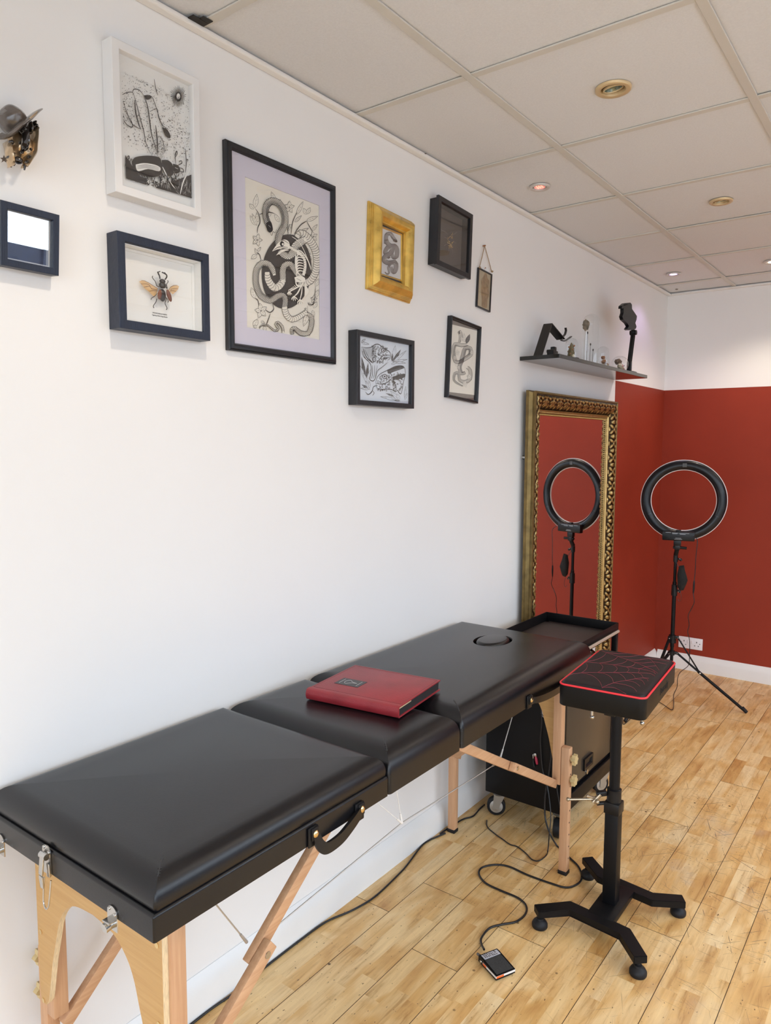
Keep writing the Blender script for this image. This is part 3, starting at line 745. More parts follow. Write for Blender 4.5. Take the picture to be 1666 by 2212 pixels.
mx = cush_rot @ Matrix.Translation((CW + .0004, .03, .775)) @ Matrix.Rotation(R(90), 4, 'Z') @ Matrix.Rotation(R(90), 4, 'X')
obj('lettering', text_mesh('Pouronly', .030, mx, .0003), mat('dark_print', (.006, .006, .006), .7), cs, smooth=0)
bm = NB(); b2(bm, AX - .06, AX + .06, AY - .09, AY + .09, .745, .7525, .001); b2(bm, AX - .022, AX + .022, AY - .022, AY + .022, .715, .747, .003)
obj('mounting_plate', bm, BLACKM, ar)
bm = NB(); cyl(bm, (AX, AY, .42), (AX, AY, .72), .0165, .0165, 24); obj('inner_tube', bm, BLACKM, ar)
bm = NB(); b2(bm, AX - .021, AX + .021, AY - .021, AY + .021, .045, .372, .0025); obj('post', bm, BLACKM, ar)
bm = NB(); b2(bm, AX - .0245, AX + .0245, AY - .0245, AY + .0245, .362, .400, .004)
cyl(bm, (AX, AY, .398), (AX, AY, .438), .022, .022, 28); lathe(bm, (AX, AY, .436), [(.022, 0), (.0225, .003), (.017, .005)], 28)
bar(bm, (AX - .02, AY - .010, .424), (AX - .046, AY - .030, .420), .016, .018, (0, 0, 1), .004)
bar(bm, (AX - .02, AY - .012, .392), (AX - .046, AY - .030, .388), .010, .014, (0, 0, 1), .004)
obj('collar', bm, BLACKP, ar)
bm = NB(); lp_ = Vector((AX - .047, AY - .034, .405))
cyl(bm, lp_ + Vector((.012, .008, .016)), lp_ + Vector((-.006, -.006, -.010)), .007, .007, 14)
bar(bm, lp_ + Vector((.004, .002, .0)), lp_ + Vector((-.02, -.026, .014)), .008, .009, (0, 0, 1), .002)
e = at(1262, 1719, x=lp_.x - .06); 
tube(bm, [lp_, lp_ + Vector((-.03, -.02, -.002)), lp_ + Vector((-.066, -.05, -.002))], .0042, 10); sphere(bm, lp_ + Vector((-.069, -.052, -.002)), .0065, 14)
sphere(bm, lp_ + Vector((.010, -.012, -.002)), .0075, 14)
obj('clamp_lever', bm, mat('lever_tan_reflection', (.42, .34, .24), .3, .8), ar)  # tan reflection on the metal rod painted in as base colour
for (u, v, xx, yy) in ((1278, 1548, -.055, -.06), (1386, 1561, .085, .05)):
    bm = NB(); x, y = AX + xx, AY + yy; zt = .7525
    q = at(u, v, y=y); 
    cyl(bm, (q.x, y, zt), (q.x + .003, y - .002, q.z + .004), .0045, .0045, 12); sphere(bm, (q.x + .0032, y - .002, q.z), .0072, 14)
    obj('tilt_lever', bm, CHROME, ar)
bm = NB(); b2(bm, .768, .80, 2.02, 2.05, .735, .7525, .003); obj('tilt_bracket', bm, BLACKP, ar)
# base
def plan_bar(bm, C, w, z0, z1):
    """flat bar following plan centre line C with mitred bends"""
    C = [Vector((a, b)) for a, b in C]; Lf, Rt = [], []
    for i, c in enumerate(C):
        if i == 0: n = (C[1] - c).normalized(); s = 1
        elif i == len(C) - 1: n = (c - C[-2]).normalized(); s = 1
        else:
            a, b_ = (c - C[i - 1]).normalized(), (C[i + 1] - c).normalized(); n = (a + b_).normalized(); s = 1 / max(.3, n.dot(a))
        p = Vector((-n.y, n.x)) * w / 2 * s; Lf.append(c + p); Rt.append(c - p)
    t = bmesh.new(); prism(t, [tuple(p) for p in Lf + Rt[::-1]], lambda a, b: Vector((a, b, z0)), lambda a, b: Vector((a, b, z1)))
    es = [e for e in t.edges]
    bmesh.ops.bevel(t, geom=es, offset=.0015, segments=2, affect='EDGES'); merge(bm, t)
BZ0, BZ1 = .043, .066
F1, F2, F3, F4 = (.5816, 2.030), (.897, 2.008), (.9118, 2.36), (.6009, 2.3783)
bm = NB()
plan_bar(bm, [(.574, 2.018), (.652, 2.098), (.832, 2.082), (.906, 1.998)], .040, BZ0, BZ1)
plan_bar(bm, [(.592, 2.392), (.672, 2.318), (.846, 2.300), (.930, 2.352)], .040, BZ0, BZ1)
bs = obj('base_frame', bm, BLACKM, ar)
bm = NB(); b2(bm, .708, .790, 2.10, 2.30, BZ0 + .004, BZ1 + .001, .0015); obj('base_plate', bm, BLACKM, ar)
for fx, fy in (F1, F2, F3, F4):
    bm = NB(); lathe(bm, (fx, fy, 0), [(0, 0), (.022, 0), (.0245, .004), (.0245, .013), (.020, .021), (.012, .027), (.011, .031), (.006, .033), (.006, .046), (0, .046)], 28)
    obj('foot', bm, BLACKR, ar)

# ================================================================== TROLLEY
CX0, CX1, CY0, CY1, CZT = .100, .437, 2.535, 3.085, .750
tr = thing('tool_trolley', 'black metal tool trolley on casters behind the far end of the massage table', 'trolley', ((CX0 + CX1) / 2, (CY0 + CY1) / 2, 0))
bm = NB(); b2(bm, CX0, CX1 - .012, CY0, CY1, .105, .60, .004); obj('cabinet_body', bm, BLACKM, tr)
bm = NB(); b2(bm, CX1 - .012, CX1 - .002, CY0 + .02, CY1 - .05, .185, .59, .003); dr = obj('door', bm, mat('black_door_floor_tint', (.045, .038, .030), .30, var=.05), tr)  # the floor's brown reflection on the black door is put into its colour
bm = NB(); b2(bm, CX1 - .012, CX1, CY0, CY0 + .016, .105, .60, .002); b2(bm, CX1 - .012, CX1, CY1 - .045, CY1, .105, .60, .002)
b2(bm, CX1 - .012, CX1 + .004, CY0, CY1, .105, .165, .003); obj('door_frame', bm, BLACKM, tr)
# recessed pull and lock
pA = at(1270, 1645, x=CX1); yc, zc = pA.y, pA.z
bm = NB()
moulding(bm, yc - .045, yc + .045, zc - .024, zc + .024, [(0, CX1 - .003), (0, CX1 + .006), (.010, CX1 + .006), (.014, CX1 - .001)])
b2(bm, CX1 - .0025, CX1 - .0015, yc - .034, yc + .034, zc - .014, zc + .014)
obj('handle', bm, BLACKP, dr)
p = at(1269, 1667, x=CX1); bm = NB(); lathe(bm, (CX1 - .002, p.y, p.z), [(.010, 0), (.010, .003), (.007, .004), (0, .004)], 20, (1, 0, 0)); b2(bm, CX1 + .0018, CX1 + .0026, p.y - .001, p.y + .001, p.z - .005, p.z + .005); obj('lock', bm, CHROME, dr)
# posts and top tray
bm = NB()
for (x, y) in ((CX0 + .011, CY0 + .011), (CX1 - .011, CY0 + .011), (CX0 + .011, CY1 - .011), (CX1 - .011, CY1 - .011)):
    b2(bm, x - .011, x + .011, y - .011, y + .011, .598, CZT - .04, .001)
obj('corner_post', bm, BLACKM, tr)
bm = NB(); b2(bm, CX0, CX1, CY0, CY1, CZT - .048, CZT - .042)
for (a, b_, c, d) in ((CX0, CX0 + .004, CY0, CY1), (CX1 - .004, CX1, CY0, CY1), (CX0, CX1, CY0, CY0 + .004), (CX0, CX1, CY1 - .004, CY1)): b2(bm, a, b_, c, d, CZT - .048, CZT, .001)
ty_ = obj('tray', bm, BLACKM, tr)
bm = NB(); b2(bm, CX0 + .006, CX1 - .006, CY0 + .006, CY1 - .006, CZT - .042, CZT - .040); obj('tray_liner', bm, mat('brown_black_liner', (.030, .021, .019), .45), ty_)
bm = NB(); cyl(bm, (CX1 + .010, CY0 + .02, CZT - .030), (CX1 + .010, CY1 - .03, CZT - .030), .0062, .0062, 14)
obj('side_rail', bm, mat('brushed_aluminium', (.62, .56, .48), .35, .6), tr)
def caster(x, y, ang):
    A = Vector((cos(R(ang)), sin(R(ang)), 0)); B = Vector((-A.y, A.x, 0)); c = Vector((x, y, 0))
    hc = c + B * -.012 + Vector((0, 0, .0385))
    bm = NB(); cyl(bm, hc - A * .011, hc + A * .011, .0375, .0375, 36); lathe(bm, hc + A * .011, [(.0375, 0), (.033, .003), (.030, .003), (.030, 0)], 36, A); lathe(bm, hc - A * .011, [(.0375, 0), (.033, .003), (.030, .003), (.030, 0)], 36, -A)
    w_ = obj('wheel', bm, BLACKR, tr)
    bm = NB()
    for s in (-1, 1):
        lathe(bm, hc + A * s * .0115, [(.0265, -.001), (.0265, .001), (.010, .003), (.006, .006), (0, .006)], 24, A * s)
    obj('hub', bm, mat('dull_zinc', (.50, .50, .49), .4, .8), w_)
    bm = NB()
    for s in (-1, 1):
        P = [(-.026, .030), (-.004, .028), (.004, .05), (.024, .092), (-.022, .092)]
        prism(bm, P, lambda a, b: c + A * s * .0165 + B * a + Vector((0, 0, b)), lambda a, b: c + A * s * .0188 + B * a + Vector((0, 0, b)))
    lathe(bm, c + Vector((0, 0, .088)), [(0, 0), (.024, 0), (.027, .004), (.022, .009), (.016, .013), (0, .013)], 24)
    box(bm, c + Vector((0, 0, .103)), (.056, .056, .004), None, .001)
    obj('caster_fork', bm, mat('zinc_plate', (.42, .42, .41), .3, .9), w_)
for x, y, an in ((.142, 2.580, -62), (.405, 2.575, 10), (.142, 3.04, 20), (.405, 3.035, -30)): caster(x, y, an)
# emblem on the side of the trolley (partly hidden by the plywood)
bm = NB(); p = at(1172, 1535, y=CY0)
def zy(a, b): return Vector((p.x + a, CY0 - .0008, p.z + b))
tube(bm, [zy(*q) for q in smooth_path([(-.003, -.012, 0), (.0, .002, 0), (.004, .012, 0), (-.002, .022, 0), (-.004, .032, 0)], 4) and [(-.004, .03), (.002, .018), (-.003, .006), (-.001, -.006), (.008, -.016), (.018, -.020)]], .0009, 5)
tube(bm, [zy(-.004, .004), zy(-.005, -.012), zy(.004, -.024), zy(.02, -.027)], .0009, 5); tube(bm, [zy(-.002, -.008), zy(.008, -.021), zy(.02, -.024)], .0012, 5)
obj('emblem', bm, mat('white_print', (.7, .7, .7), .5), tr)

# small pliers stuck on the trolley side
pp = at(1155, 1640, y=CY0 - .004)
pl_ = thing('pliers', 'small pliers with one red and one black grip on the side of the black trolley', 'pliers', (pp.x, CY0 - .004, pp.z))
def P2(u, v, d=.004): q = at(u, v, y=CY0 - d); return q
bm = NB(); bar(bm, P2(1156, 1627), P2(1158, 1634), .006, .010, (0, 1, 0), .001); bar(bm, P2(1152, 1629), P2(1152.5, 1640), .004, .004, (0, 1, 0), .001); obj('jaw', bm, CHROME, pl_)
bm = NB(); tube(bm, smooth_path([P2(1157, 1633), P2(1159, 1642), P2(1160.5, 1651)], 4), .005, 10, rr=[.003, .004, .005, .0055, .0055, .0055, .005, .0045, .0035]); obj('grip', bm, mat('crimson_grip', (.42, .02, .06), .4), pl_)
bm = NB(); tube(bm, smooth_path([P2(1153, 1639), P2(1153, 1648), P2(1155, 1657)], 4), .004, 8); obj('grip', bm, BLACKP, pl_)

# ================================================================== CABLES AND PEDAL
def cord(name, P, r, label, cat='cable', m=CABLE, k=6, group=None):
    bm = NB(); tube(bm, smooth_path(P, k), r, 8); o = obj(name, bm, m, smooth=60); return tag(o, label, cat, group)
def fl(pts, r):
    out = [at(u, v, z=r) for u, v in pts]
    for p in out: p.x = max(p.x, .027)
    return out
P = fl([(380, 2240), (410, 2208), (450, 2172), (502, 2148), (530, 2122), (560, 2093), (600, 2062), (650, 2030), (705, 1991), (760, 1967), (810, 1937), (862, 1888), (880, 1868), (900, 1826), (920, 1812), (962, 1800)], .0035) + [Vector((.035, 2.30, .0035)), Vector((.040, 2.38, .0035))]
P += fl([(1000, 1770), (1022, 1763), (1036, 1748), (1047, 1738)], .0035)
cord('power_cable', P, .0032, 'thick black cable running along the skirting board under the massage table')
P = fl([(1052, 1772), (1053, 1786), (1068, 1800), (1085, 1812), (1102, 1824), (1118, 1829), (1136, 1843), (1150, 1857), (1165, 1859), (1180, 1848), (1184, 1836)], .003)
P += [at(1187, 1800, y=2.46), at(1190, 1760, y=2.48), at(1183, 1700, y=2.515), at(1172, 1660, y=2.524), at(1168, 1600, y=2.526), at(1171, 1560, y=2.526), at(1168, 1520, y=2.526), at(1165, 1508, y=2.526)]
cord('thin_cable', P, .0022, 'thin black cable hanging down the trolley and looping back to its caster')
P = [at(1046, 2051, z=.013)] + fl([(1040, 2038), (1041, 2025), (1058, 2005), (1085, 1997), (1115, 1991), (1135, 1975), (1137, 1957), (1120, 1940), (1085, 1925), (1050, 1908), (1035, 1888), (1042, 1874), (1070, 1868), (1100, 1872), (1140, 1890), (1190, 1908), (1225, 1917), (1250, 1908), (1257, 1893), (1250, 1872), (1230, 1852), (1215, 1838)], .0035)
P += [at(1203, 1826, z=.004), at(1188, 1800, y=2.49), at(1178, 1765, y=2.51), at(1178, 1720, y=2.52), at(1185, 1680, y=2.525), at(1192, 1620, y=2.525), at(1193, 1560, y=2.525)]
cord('pedal_cable', P, .0034, 'thick black cable curling over the floor from the foot pedal')
P = [at(1226, 1850, z=.003), at(1228, 1830, z=.003), at(1226, 1800, y=2.5), at(1214, 1760, y=2.52), at(1203, 1700, y=2.525), at(1200, 1640, y=2.525)]
cord('spare_cable', P, .0024, 'short black cable dangling behind the table leg nearest the trolley')
# foot pedal
pc_ = [at(1036, 2064, z=.022), at(1075, 2049, z=.022), at(1112, 2093, z=.018), at(1070, 2110, z=.018)]
pctr = sum(pc_, Vector()) / 4
ex = ((pc_[1] - pc_[0]) + (pc_[2] - pc_[3])); pa_ = math.atan2(ex.y, ex.x)
pw = ex.length / 4; pl2 = ((pc_[0] - pc_[3]).length + (pc_[1] - pc_[2]).length) / 4
fp = thing('foot_pedal', 'small black foot pedal with silver label on the wooden floor', 'foot pedal', (pctr.x, pctr.y, 0), (0, 0, pa_))
bm = NB(); b2(bm, -pw + .003, pw - .003, -pl2 + .004, pl2 - .001, 0, .012, .002); obj('pedal_base', local(bm, fp), BLACKP, fp)
bm = NB(); prism(bm, [(-pl2, .006), (pl2, .006), (pl2, .023), (pl2 - .012, .024), (-pl2, .018)], lambda a, b: Vector((-pw, a, b)), lambda a, b: Vector((pw, a, b)))
pdl = obj('pedal_plate', local(bm, fp), BLACKM, fp)
bm = NB(); prism(bm, [(-pl2 + .004, .0185), (pl2 - .026, .0228), (pl2 - .026, .0240), (-pl2 + .004, .0196)], lambda a, b: Vector((-pw + .005, a, b)), lambda a, b: Vector((pw - .005, a, b)))
obj('grip_pad', local(bm, fp), mat('speckled_rubber', (.035, .034, .033), .85, bump=1, bscale=900, var=.7, vscale=700), pdl)
bm = NB(); b2(bm, -pw + .006, pw - .005, pl2 - .024, pl2 - .005, .0236, .0248); lbp = obj('label_sticker', local(bm, fp), mat('silver_sticker', (.62, .62, .68), .4, .3), pdl)
bm = NB()
for i in range(5):
    for j in range(7):
        if random.random() < .75: x = -pw + .010 + j * (2 * pw - .022) / 7; y = pl2 - .021 + i * .0034; b2(bm, x, x + random.uniform(.002, .006), y, y + .0018, .0247, .0251)
obj('label_print', local(bm, fp), INK, lbp)
bm = NB(); b2(bm, -pw - .0004, pw + .0004, -pl2 - .0006, -pl2 + .0004, .0105, .0165); b2(bm, -pw - .0006, -pw + .0002, -pl2, pl2 - .022, .0105, .0165)
obj('edge_strip', local(bm, fp), mat('white_strip', (.72, .70, .68), .4), pdl)
bm = NB(); b2(bm, -pw + .001, -pw + .026, -pl2 - .0012, -pl2 - .0003, .0108, .0162); b2(bm, -pw - .0012, -pw - .0003, .004, pl2 - .024, .0108, .0162)
obj('warning_strip', local(bm, fp), mat('orange_strip', (.85, .13, .02), .4), pdl)
bm = NB(); lathe(bm, (-pw, pl2 - .012, .012), [(.0045, 0), (.004, .0015), (0, .002)], 14, (-1, 0, 0)); obj('hinge_screw', local(bm, fp), CHROME, pdl)
bm = NB(); cyl(bm, (-pw + .014, pl2 - .004, .012), (-pw + .010, pl2 + .020, .012), .0045, .0038, 12); obj('plug', local(bm, fp), mat('grey_plug', (.12, .11, .11), .4), fp)

# ================================================================== GILT MIRROR leaning on the left wall
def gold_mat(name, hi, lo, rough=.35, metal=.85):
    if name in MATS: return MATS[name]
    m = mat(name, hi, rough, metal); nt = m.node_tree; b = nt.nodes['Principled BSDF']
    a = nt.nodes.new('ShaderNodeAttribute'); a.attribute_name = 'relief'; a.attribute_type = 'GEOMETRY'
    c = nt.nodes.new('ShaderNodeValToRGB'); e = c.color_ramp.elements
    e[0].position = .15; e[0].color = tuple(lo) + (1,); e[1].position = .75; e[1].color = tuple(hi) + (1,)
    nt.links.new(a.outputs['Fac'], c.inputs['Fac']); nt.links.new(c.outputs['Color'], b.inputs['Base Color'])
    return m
MY0, MY1, MZ0, MZ1, MB_, MF = 2.985, 4.035, 0.003, 1.757, .024, .068
mi = thing('gilt_mirror', 'tall gilt framed mirror with carved ornament standing against the white wall', 'mirror', (MB_, (MY0 + MY1) / 2, 0))
GOLDP = mat('antique_gold_side', (.20, .135, .048), .42, .7, var=.25, vscale=30)
bm = NB(); moulding(bm, MY0, MY1, MZ0, MZ1, [(0, MB_), (0, .034), (.004, .036), (.006, .040), (.010, .052), (.006, .060), (.004, MF), (.012, MF + .002), (.016, MF - .003), (.03, .048), (.03, MB_)])
obj('outer_moulding', bm, GOLDP, mi)
FWd = .096
def ornament(P0, P1, inward, vert):
    bm = NB(); lay = bm.verts.layers.float.new('relief')
    P0, P1 = Vector(P0), Vector(P1); inw = Vector(inward); d = (P1 - P0); L = d.length; d.normalize()
    n = int(L / .0035); mcount = 22; per = .078; rows = []
    for i in range(n + 1):
        s = L * i / n; row = []
        for j in range(mcount + 1):
            t = j / mcount; w = .014 + (.082 - .014) * t
            # mitre: clip to the diagonal at both ends
            ss = min(max(s, w), L - w)
            u = (ss % per) / per - .5; v = t - .5
            h = .12
            if vert: PT = ((.20, .20, .7), (-.20, .20, -.7), (.20, -.20, -.7), (-.20, -.20, .7), (0, 0, 0), (.46, .10, 1.3), (-.46, .10, -1.3), (.47, -.28, .4), (-.47, -.28, -.4), (0, .40, 0), (0, -.42, 0))
            else: PT = ((0, .22, 1.57), (.17, .16, .9), (-.17, .16, -.9), (.26, -.02, .3), (-.26, -.02, -.3), (.48, .30, 1.57), (-.48, .30, 1.57), (.47, -.22, .8), (-.47, -.22, -.8), (.1, -.30, -.2), (-.1, -.30, .2), (0, -.08, 1.57))
            for (pu, pv, pa2) in PT:
                du, dv = u - pu, (v - pv); a1 = du * cos(pa2) + dv * sin(pa2); b1 = -du * sin(pa2) + dv * cos(pa2)
                e = (a1 / .20) ** 2 + (b1 / .085) ** 2
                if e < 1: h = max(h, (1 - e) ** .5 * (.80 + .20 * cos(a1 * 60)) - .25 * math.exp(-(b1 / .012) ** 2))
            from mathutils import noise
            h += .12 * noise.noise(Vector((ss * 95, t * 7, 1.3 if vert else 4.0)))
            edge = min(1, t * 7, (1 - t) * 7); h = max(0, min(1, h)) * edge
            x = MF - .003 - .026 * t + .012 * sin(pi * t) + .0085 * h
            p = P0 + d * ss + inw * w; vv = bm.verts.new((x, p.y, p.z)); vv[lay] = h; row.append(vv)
        rows.append(row)
    for a, b_ in zip(rows, rows[1:]):
        for j in range(mcount):
            try: bm.faces.new((a[j], a[j + 1], b_[j + 1], b_[j]))
            except ValueError: pass
    return bm
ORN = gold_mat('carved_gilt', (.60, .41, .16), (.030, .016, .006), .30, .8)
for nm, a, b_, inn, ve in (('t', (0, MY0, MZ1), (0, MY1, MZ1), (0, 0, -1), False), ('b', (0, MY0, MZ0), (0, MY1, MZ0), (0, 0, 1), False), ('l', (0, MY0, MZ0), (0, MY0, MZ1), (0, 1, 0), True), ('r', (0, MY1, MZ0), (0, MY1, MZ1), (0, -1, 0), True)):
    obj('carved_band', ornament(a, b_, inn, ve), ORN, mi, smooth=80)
bm = NB(); g = .081; moulding(bm, MY0 + g, MY1 - g, MZ0 + g, MZ1 - g, [(0, .03), (0, .046), (.003, .049), (.007, .047), (.009, .043), (.013, .044), (.017, .041), (.018, .034), (.018, .03)])
obj('inner_fillet', bm, mat('bright_gold_fillet', (.48, .33, .13), .35, .8, var=.15, vscale=40), mi)
bm = NB(); lay = bm.verts.layers.float.new('relief'); g2 = g + .018
def bead_line(y0, y1, z0, z1):
    P = []; st_ = .0105
    n = int((z1 - z0) / st_)
    for i in range(n + 1):
        for y in (y0, y1): P.append((y, z0 + (z1 - z0) * i / n))
    n = int((y1 - y0) / st_)
    for i in range(n + 1):
        for z in (z0, z1): P.append((y0 + (y1 - y0) * i / n, z))
    for (y, z) in P:
        t = bmesh.new(); bmesh.ops.create_icosphere(t, subdivisions=1, radius=.0046)
        for v in t.verts: v.co += Vector((.038, y, z))
        merge(bm, t)
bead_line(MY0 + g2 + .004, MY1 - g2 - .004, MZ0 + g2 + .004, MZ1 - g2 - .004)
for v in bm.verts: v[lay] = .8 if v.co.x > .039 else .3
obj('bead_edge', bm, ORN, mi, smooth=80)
g3 = g2 + .003
bm = NB(); b2(bm, .028, .033, MY0 + g3, MY1 - g3, MZ0 + g3, MZ1 - g3)
obj('mirror_glass', bm, mat('silvered_glass', (.90, .88, .87), .012, 1.0), mi, smooth=0)
bm = NB(); b2(bm, MB_, .028, MY0 + .02, MY1 - .02, MZ0 + .02, MZ1 - .02); obj('backing_board', bm, mat('brown_backing', (.10, .06, .03), .8), mi, smooth=0)
bm = NB(); p = at(1132, 988, x=.012); tube(bm, [(.012, p.y - .008 + .008 * cos(a), p.z + .008 * sin(a)) for a in [2 * pi * i / 14 for i in range(14)]], .0014, 6, True); b2(bm, .010, .026, p.y, MY0 + .012, p.z - .004, p.z + .004)
obj('hanging_ring', bm, CHROME, mi)

# ================================================================== RING LIGHT on tripod
PX, PY = .340, 4.280
rl = thing('ring_light', 'black ring light on a tripod stand seen from behind before the red wall', 'ring light', (PX, PY, 0))
RC = Vector((.3635, 4.300, 1.206)); nrm = Vector((CAM.x - RC.x, CAM.y - RC.y, 0)).normalized()   # back of the ring faces the room
sx_ = Vector((0, 0, 1)).cross(nrm).normalized(); RO, RI = .2255, .1735
def ringpt(r, a, d): return RC + (sx_ * cos(a) + Vector((0, 0, 1)) * sin(a)) * r + nrm * d
def ring_mesh(bm, prof, n=96):
    rings = [[bm.verts.new(ringpt(r, 2 * pi * i / n, d)) for r, d in prof] for i in range(n)]
    m = len(prof)
    for i in range(n):
        a, b_ = rings[i], rings[(i + 1) % n]
        for j in range(m): bm.faces.new((a[j], a[(j + 1) % m], b_[(j + 1) % m], b_[j]))
bm = NB(); ring_mesh(bm, [(RI, -.010), (RI, .004), (RI + .010, .016), (RI + .020, .019), (RO - .020, .019), (RO - .008, .013), (RO, .002), (RO, -.010)])
lr = obj('lamp_ring', bm, mat('black_satin_ring', (.007, .008, .011), .30, spec=.35, var=.1), rl, smooth=40)
bm = NB(); ring_mesh(bm, [(RI - .0035, -.011), (RI - .0035, -.002), (RI + .001, -.001), (RO - .001, -.001), (RO + .0035, -.002), (RO + .0035, -.011), (RO - .004, -.017), (RI + .004, -.017)])
obj('diffuser', bm, mat('white_diffuser', (.80, .72, .70), .45), lr, smooth=40)
bm = NB()
for a in (R(-25), R(205), R(92)):
    for dd in ((0,) if a < R(90) or a > R(100) else (0,)):
        tube(bm, [ringpt(RI + .012, a + dd, .0168), ringpt(RI + .022, a, .0198), ringpt(RO - .020, a, .0198)], .0006, 5)
obj('seam_line', bm, mat('grey_seam', (.12, .13, .14), .5), lr)
def rp(x, z, d): return RC + sx_ * x + Vector((0, 0, 1)) * z + nrm * d
Rm = Matrix((sx_, nrm, Vector((0, 0, 1)))).transposed()
bm = NB(); box(bm, rp(.0, .199, .0195), (.022, .0012, .022), Rm); obj('switch_label', bm, mat('dark_grey_label', (.06, .06, .06), .5), lr)
bm = NB(); box(bm, rp(-.018, -.200, .034), (.170, .032, .052), Rm, .005); box(bm, rp(-.018, -.172, .030), (.026, .02, .012), Rm, .003)
for i in range(5): box(bm, rp(-.055, -.190 - .006 * i, .0505), (.05, .001, .002), Rm)
ctrl = obj('control_box', bm, BLACKP, rl)
bm = NB()
for (x, w, z) in ((-.072, .028, -.181), (-.035, .034, -.182), (-.037, .026, -.187), (.012, .052, -.183), (.004, .03, -.188), (-.018, .030, -.211), (-.018, .040, -.217)):
    box(bm, rp(x, z, .0504), (w, .001, .0022), Rm)
obj('print', bm, mat('grey_print', (.35, .37, .40), .5), ctrl)
hx0 = rp(-.022, 0, 0).x; 
bm = NB()
top = rp(-.022, -.226, .030); P0_ = Vector((PX, PY, .905))
bar(bm, top + Vector((0, 0, .004)), top + Vector((0, 0, -.030)), .040, .026, sx_, .003); bar(bm, top + Vector((0, 0, -.024)), top + Vector((0, 0, -.054)), .030, .024, sx_, .003)
cyl(bm, top + Vector((0, 0, -.05)), (PX, PY, .895), .012, .0125, 18)
cyl(bm, top + sx_ * .014 + Vector((0, 0, -.040)), top + sx_ * .050 + Vector((0, 0, -.042)), .0075, .008, 14)
cyl(bm, top - sx_ * .014 + Vector((0, 0, -.040)), top - sx_ * .022 + Vector((0, 0, -.040)), .008, .008, 14)
obj('tilt_bracket', bm, BLACKP, rl)
bm = NB(); cyl(bm, (PX, PY, .74), (PX, PY, .900), .0085, .0085, 20); obj('upper_pole', bm, BLACKM, rl)
bm = NB(); cyl(bm, (PX, PY, .855), (PX, PY, .892), .0125, .0125, 20); cyl(bm, (PX, PY, .660), (PX, PY, .722), .0165, .0155, 20)
for z in (.872, .69):
    cyl(bm, (PX, PY, z), Vector((PX, PY, z)) + sx_ * .026, .006, .006, 12); cyl(bm, Vector((PX, PY, z)) + sx_ * .022, Vector((PX, PY, z - .008)) + sx_ * .032, .008, .007, 12)
cl_ = obj('clamp', bm, BLACKP, rl)
bm = NB()
for z in (.874, .70, .684): sphere(bm, Vector((PX, PY, z)) + sx_ * .0215 + nrm * .007, .003, 10)
obj('clamp_bolt', bm, CHROME, cl_)
bm = NB(); cyl(bm, (PX, PY, .36), (PX, PY, .74), .0112, .0112, 22); obj('lower_pole', bm, BLACKM, rl)
bm = NB(); cyl(bm, (PX, PY, .27), (PX, PY, .40), .0090, .0090, 18); obj('centre_column', bm, BLACKM, rl)
bm = NB(); cyl(bm, (PX, PY, .385), (PX, PY, .43), .0165, .0165, 20); lathe(bm, (PX, PY, .385), [(.021, 0), (.021, .018)], 20); cyl(bm, (PX, PY, .312), (PX, PY, .338), .0155, .0155, 20)
foot0 = Vector((.7156, 4.4507, 0)); 
LEGS = []
for k, an in enumerate((None, R(128), R(252))):
    ft = foot0 if an is None else Vector((PX + .41 * cos(an), PY + .41 * sin(an), 0))
    h = Vector((ft.x - PX, ft.y - PY, 0)).normalized(); LEGS.append((ft, h))
    bar(bm, Vector((PX, PY, .418)) + h * .012, Vector((PX, PY, .418)) + h * .034, .016, .016, (0, 0, 1), .002); bar(bm, Vector((PX, PY, .325)) + h * .01, Vector((PX, PY, .325)) + h * .03, .016, .014, (0, 0, 1), .002)
obj('tripod_hub', bm, BLACKP, rl)
for ft, h in LEGS:
    a0 = Vector((PX, PY, .415)) + h * .030; side = Vector((-h.y, h.x, 0))
    # the upper link runs from the top hub to the joint, the leg itself from the lower hub to the floor
    b0 = Vector((PX, PY, .325)) + h * .028; Lr = ft - b0; j = b0 + Lr * .33
    bm = NB(); tube(bm, [j - Lr.normalized() * .01, ft + Vector((0, 0, .006))], .0085, 14); tube(bm, [b0, j], .006, 10); lg = obj('leg', bm, BLACKM, rl)
    bm = NB(); cyl(bm, ft + Vector((0, 0, .012)) - Lr.normalized() * .03, ft + Vector((0, 0, .007)), .0098, .0098, 14); obj('rubber_tip', bm, BLACKR, lg)
    bm = NB(); bar(bm, a0, j, .012, .008, side, .001); bar(bm, b0, b0 + Lr * .05, .012, .012, side, .001); obj('leg_brace', bm, BLACKM, rl)
    bm = NB(); cyl(bm, j - side * .011, j + side * .011, .0045, .0045, 12); sphere(bm, a0 + nrm * .007, .0032, 10); sphere(bm, b0 + nrm * .007, .0032, 10); obj('joint_bolt', bm, CHROME, lg)
# pouch hanging from the clamp
def PQ(u, v, y=PY - .018): return at(u, v, y=y)
out = [(1468, 1222), (1478, 1221), (1480, 1232), (1484, 1245), (1486, 1254), (1482, 1264), (1477, 1275), (1470, 1276), (1464, 1268), (1463, 1240)]
bm = NB(); P = [PQ(*q) for q in out]; cm = sum(P, Vector()) / len(P)
rings = []
for (sc_, dy) in ((.55, -.020), (.85, -.014), (1.0, 0), (.85, .012), (.5, .016)): rings.append([bm.verts.new(cm + (p - cm) * sc_ + Vector((0, dy, 0))) for p in P])
for a, b_ in zip(rings, rings[1:]):
    for j in range(len(P)): bm.faces.new((a[j], a[(j + 1) % len(P)], b_[(j + 1) % len(P)], b_[j]))
bm.faces.new(rings[0]); bm.faces.new(rings[-1][::-1])
pouch = tag(obj('cloth_pouch', bm, mat('black_cloth', (.010, .010, .010), .9, bump=1, bscale=120), smooth=50), 'small black cloth pouch hanging on the ring light stand', 'pouch')
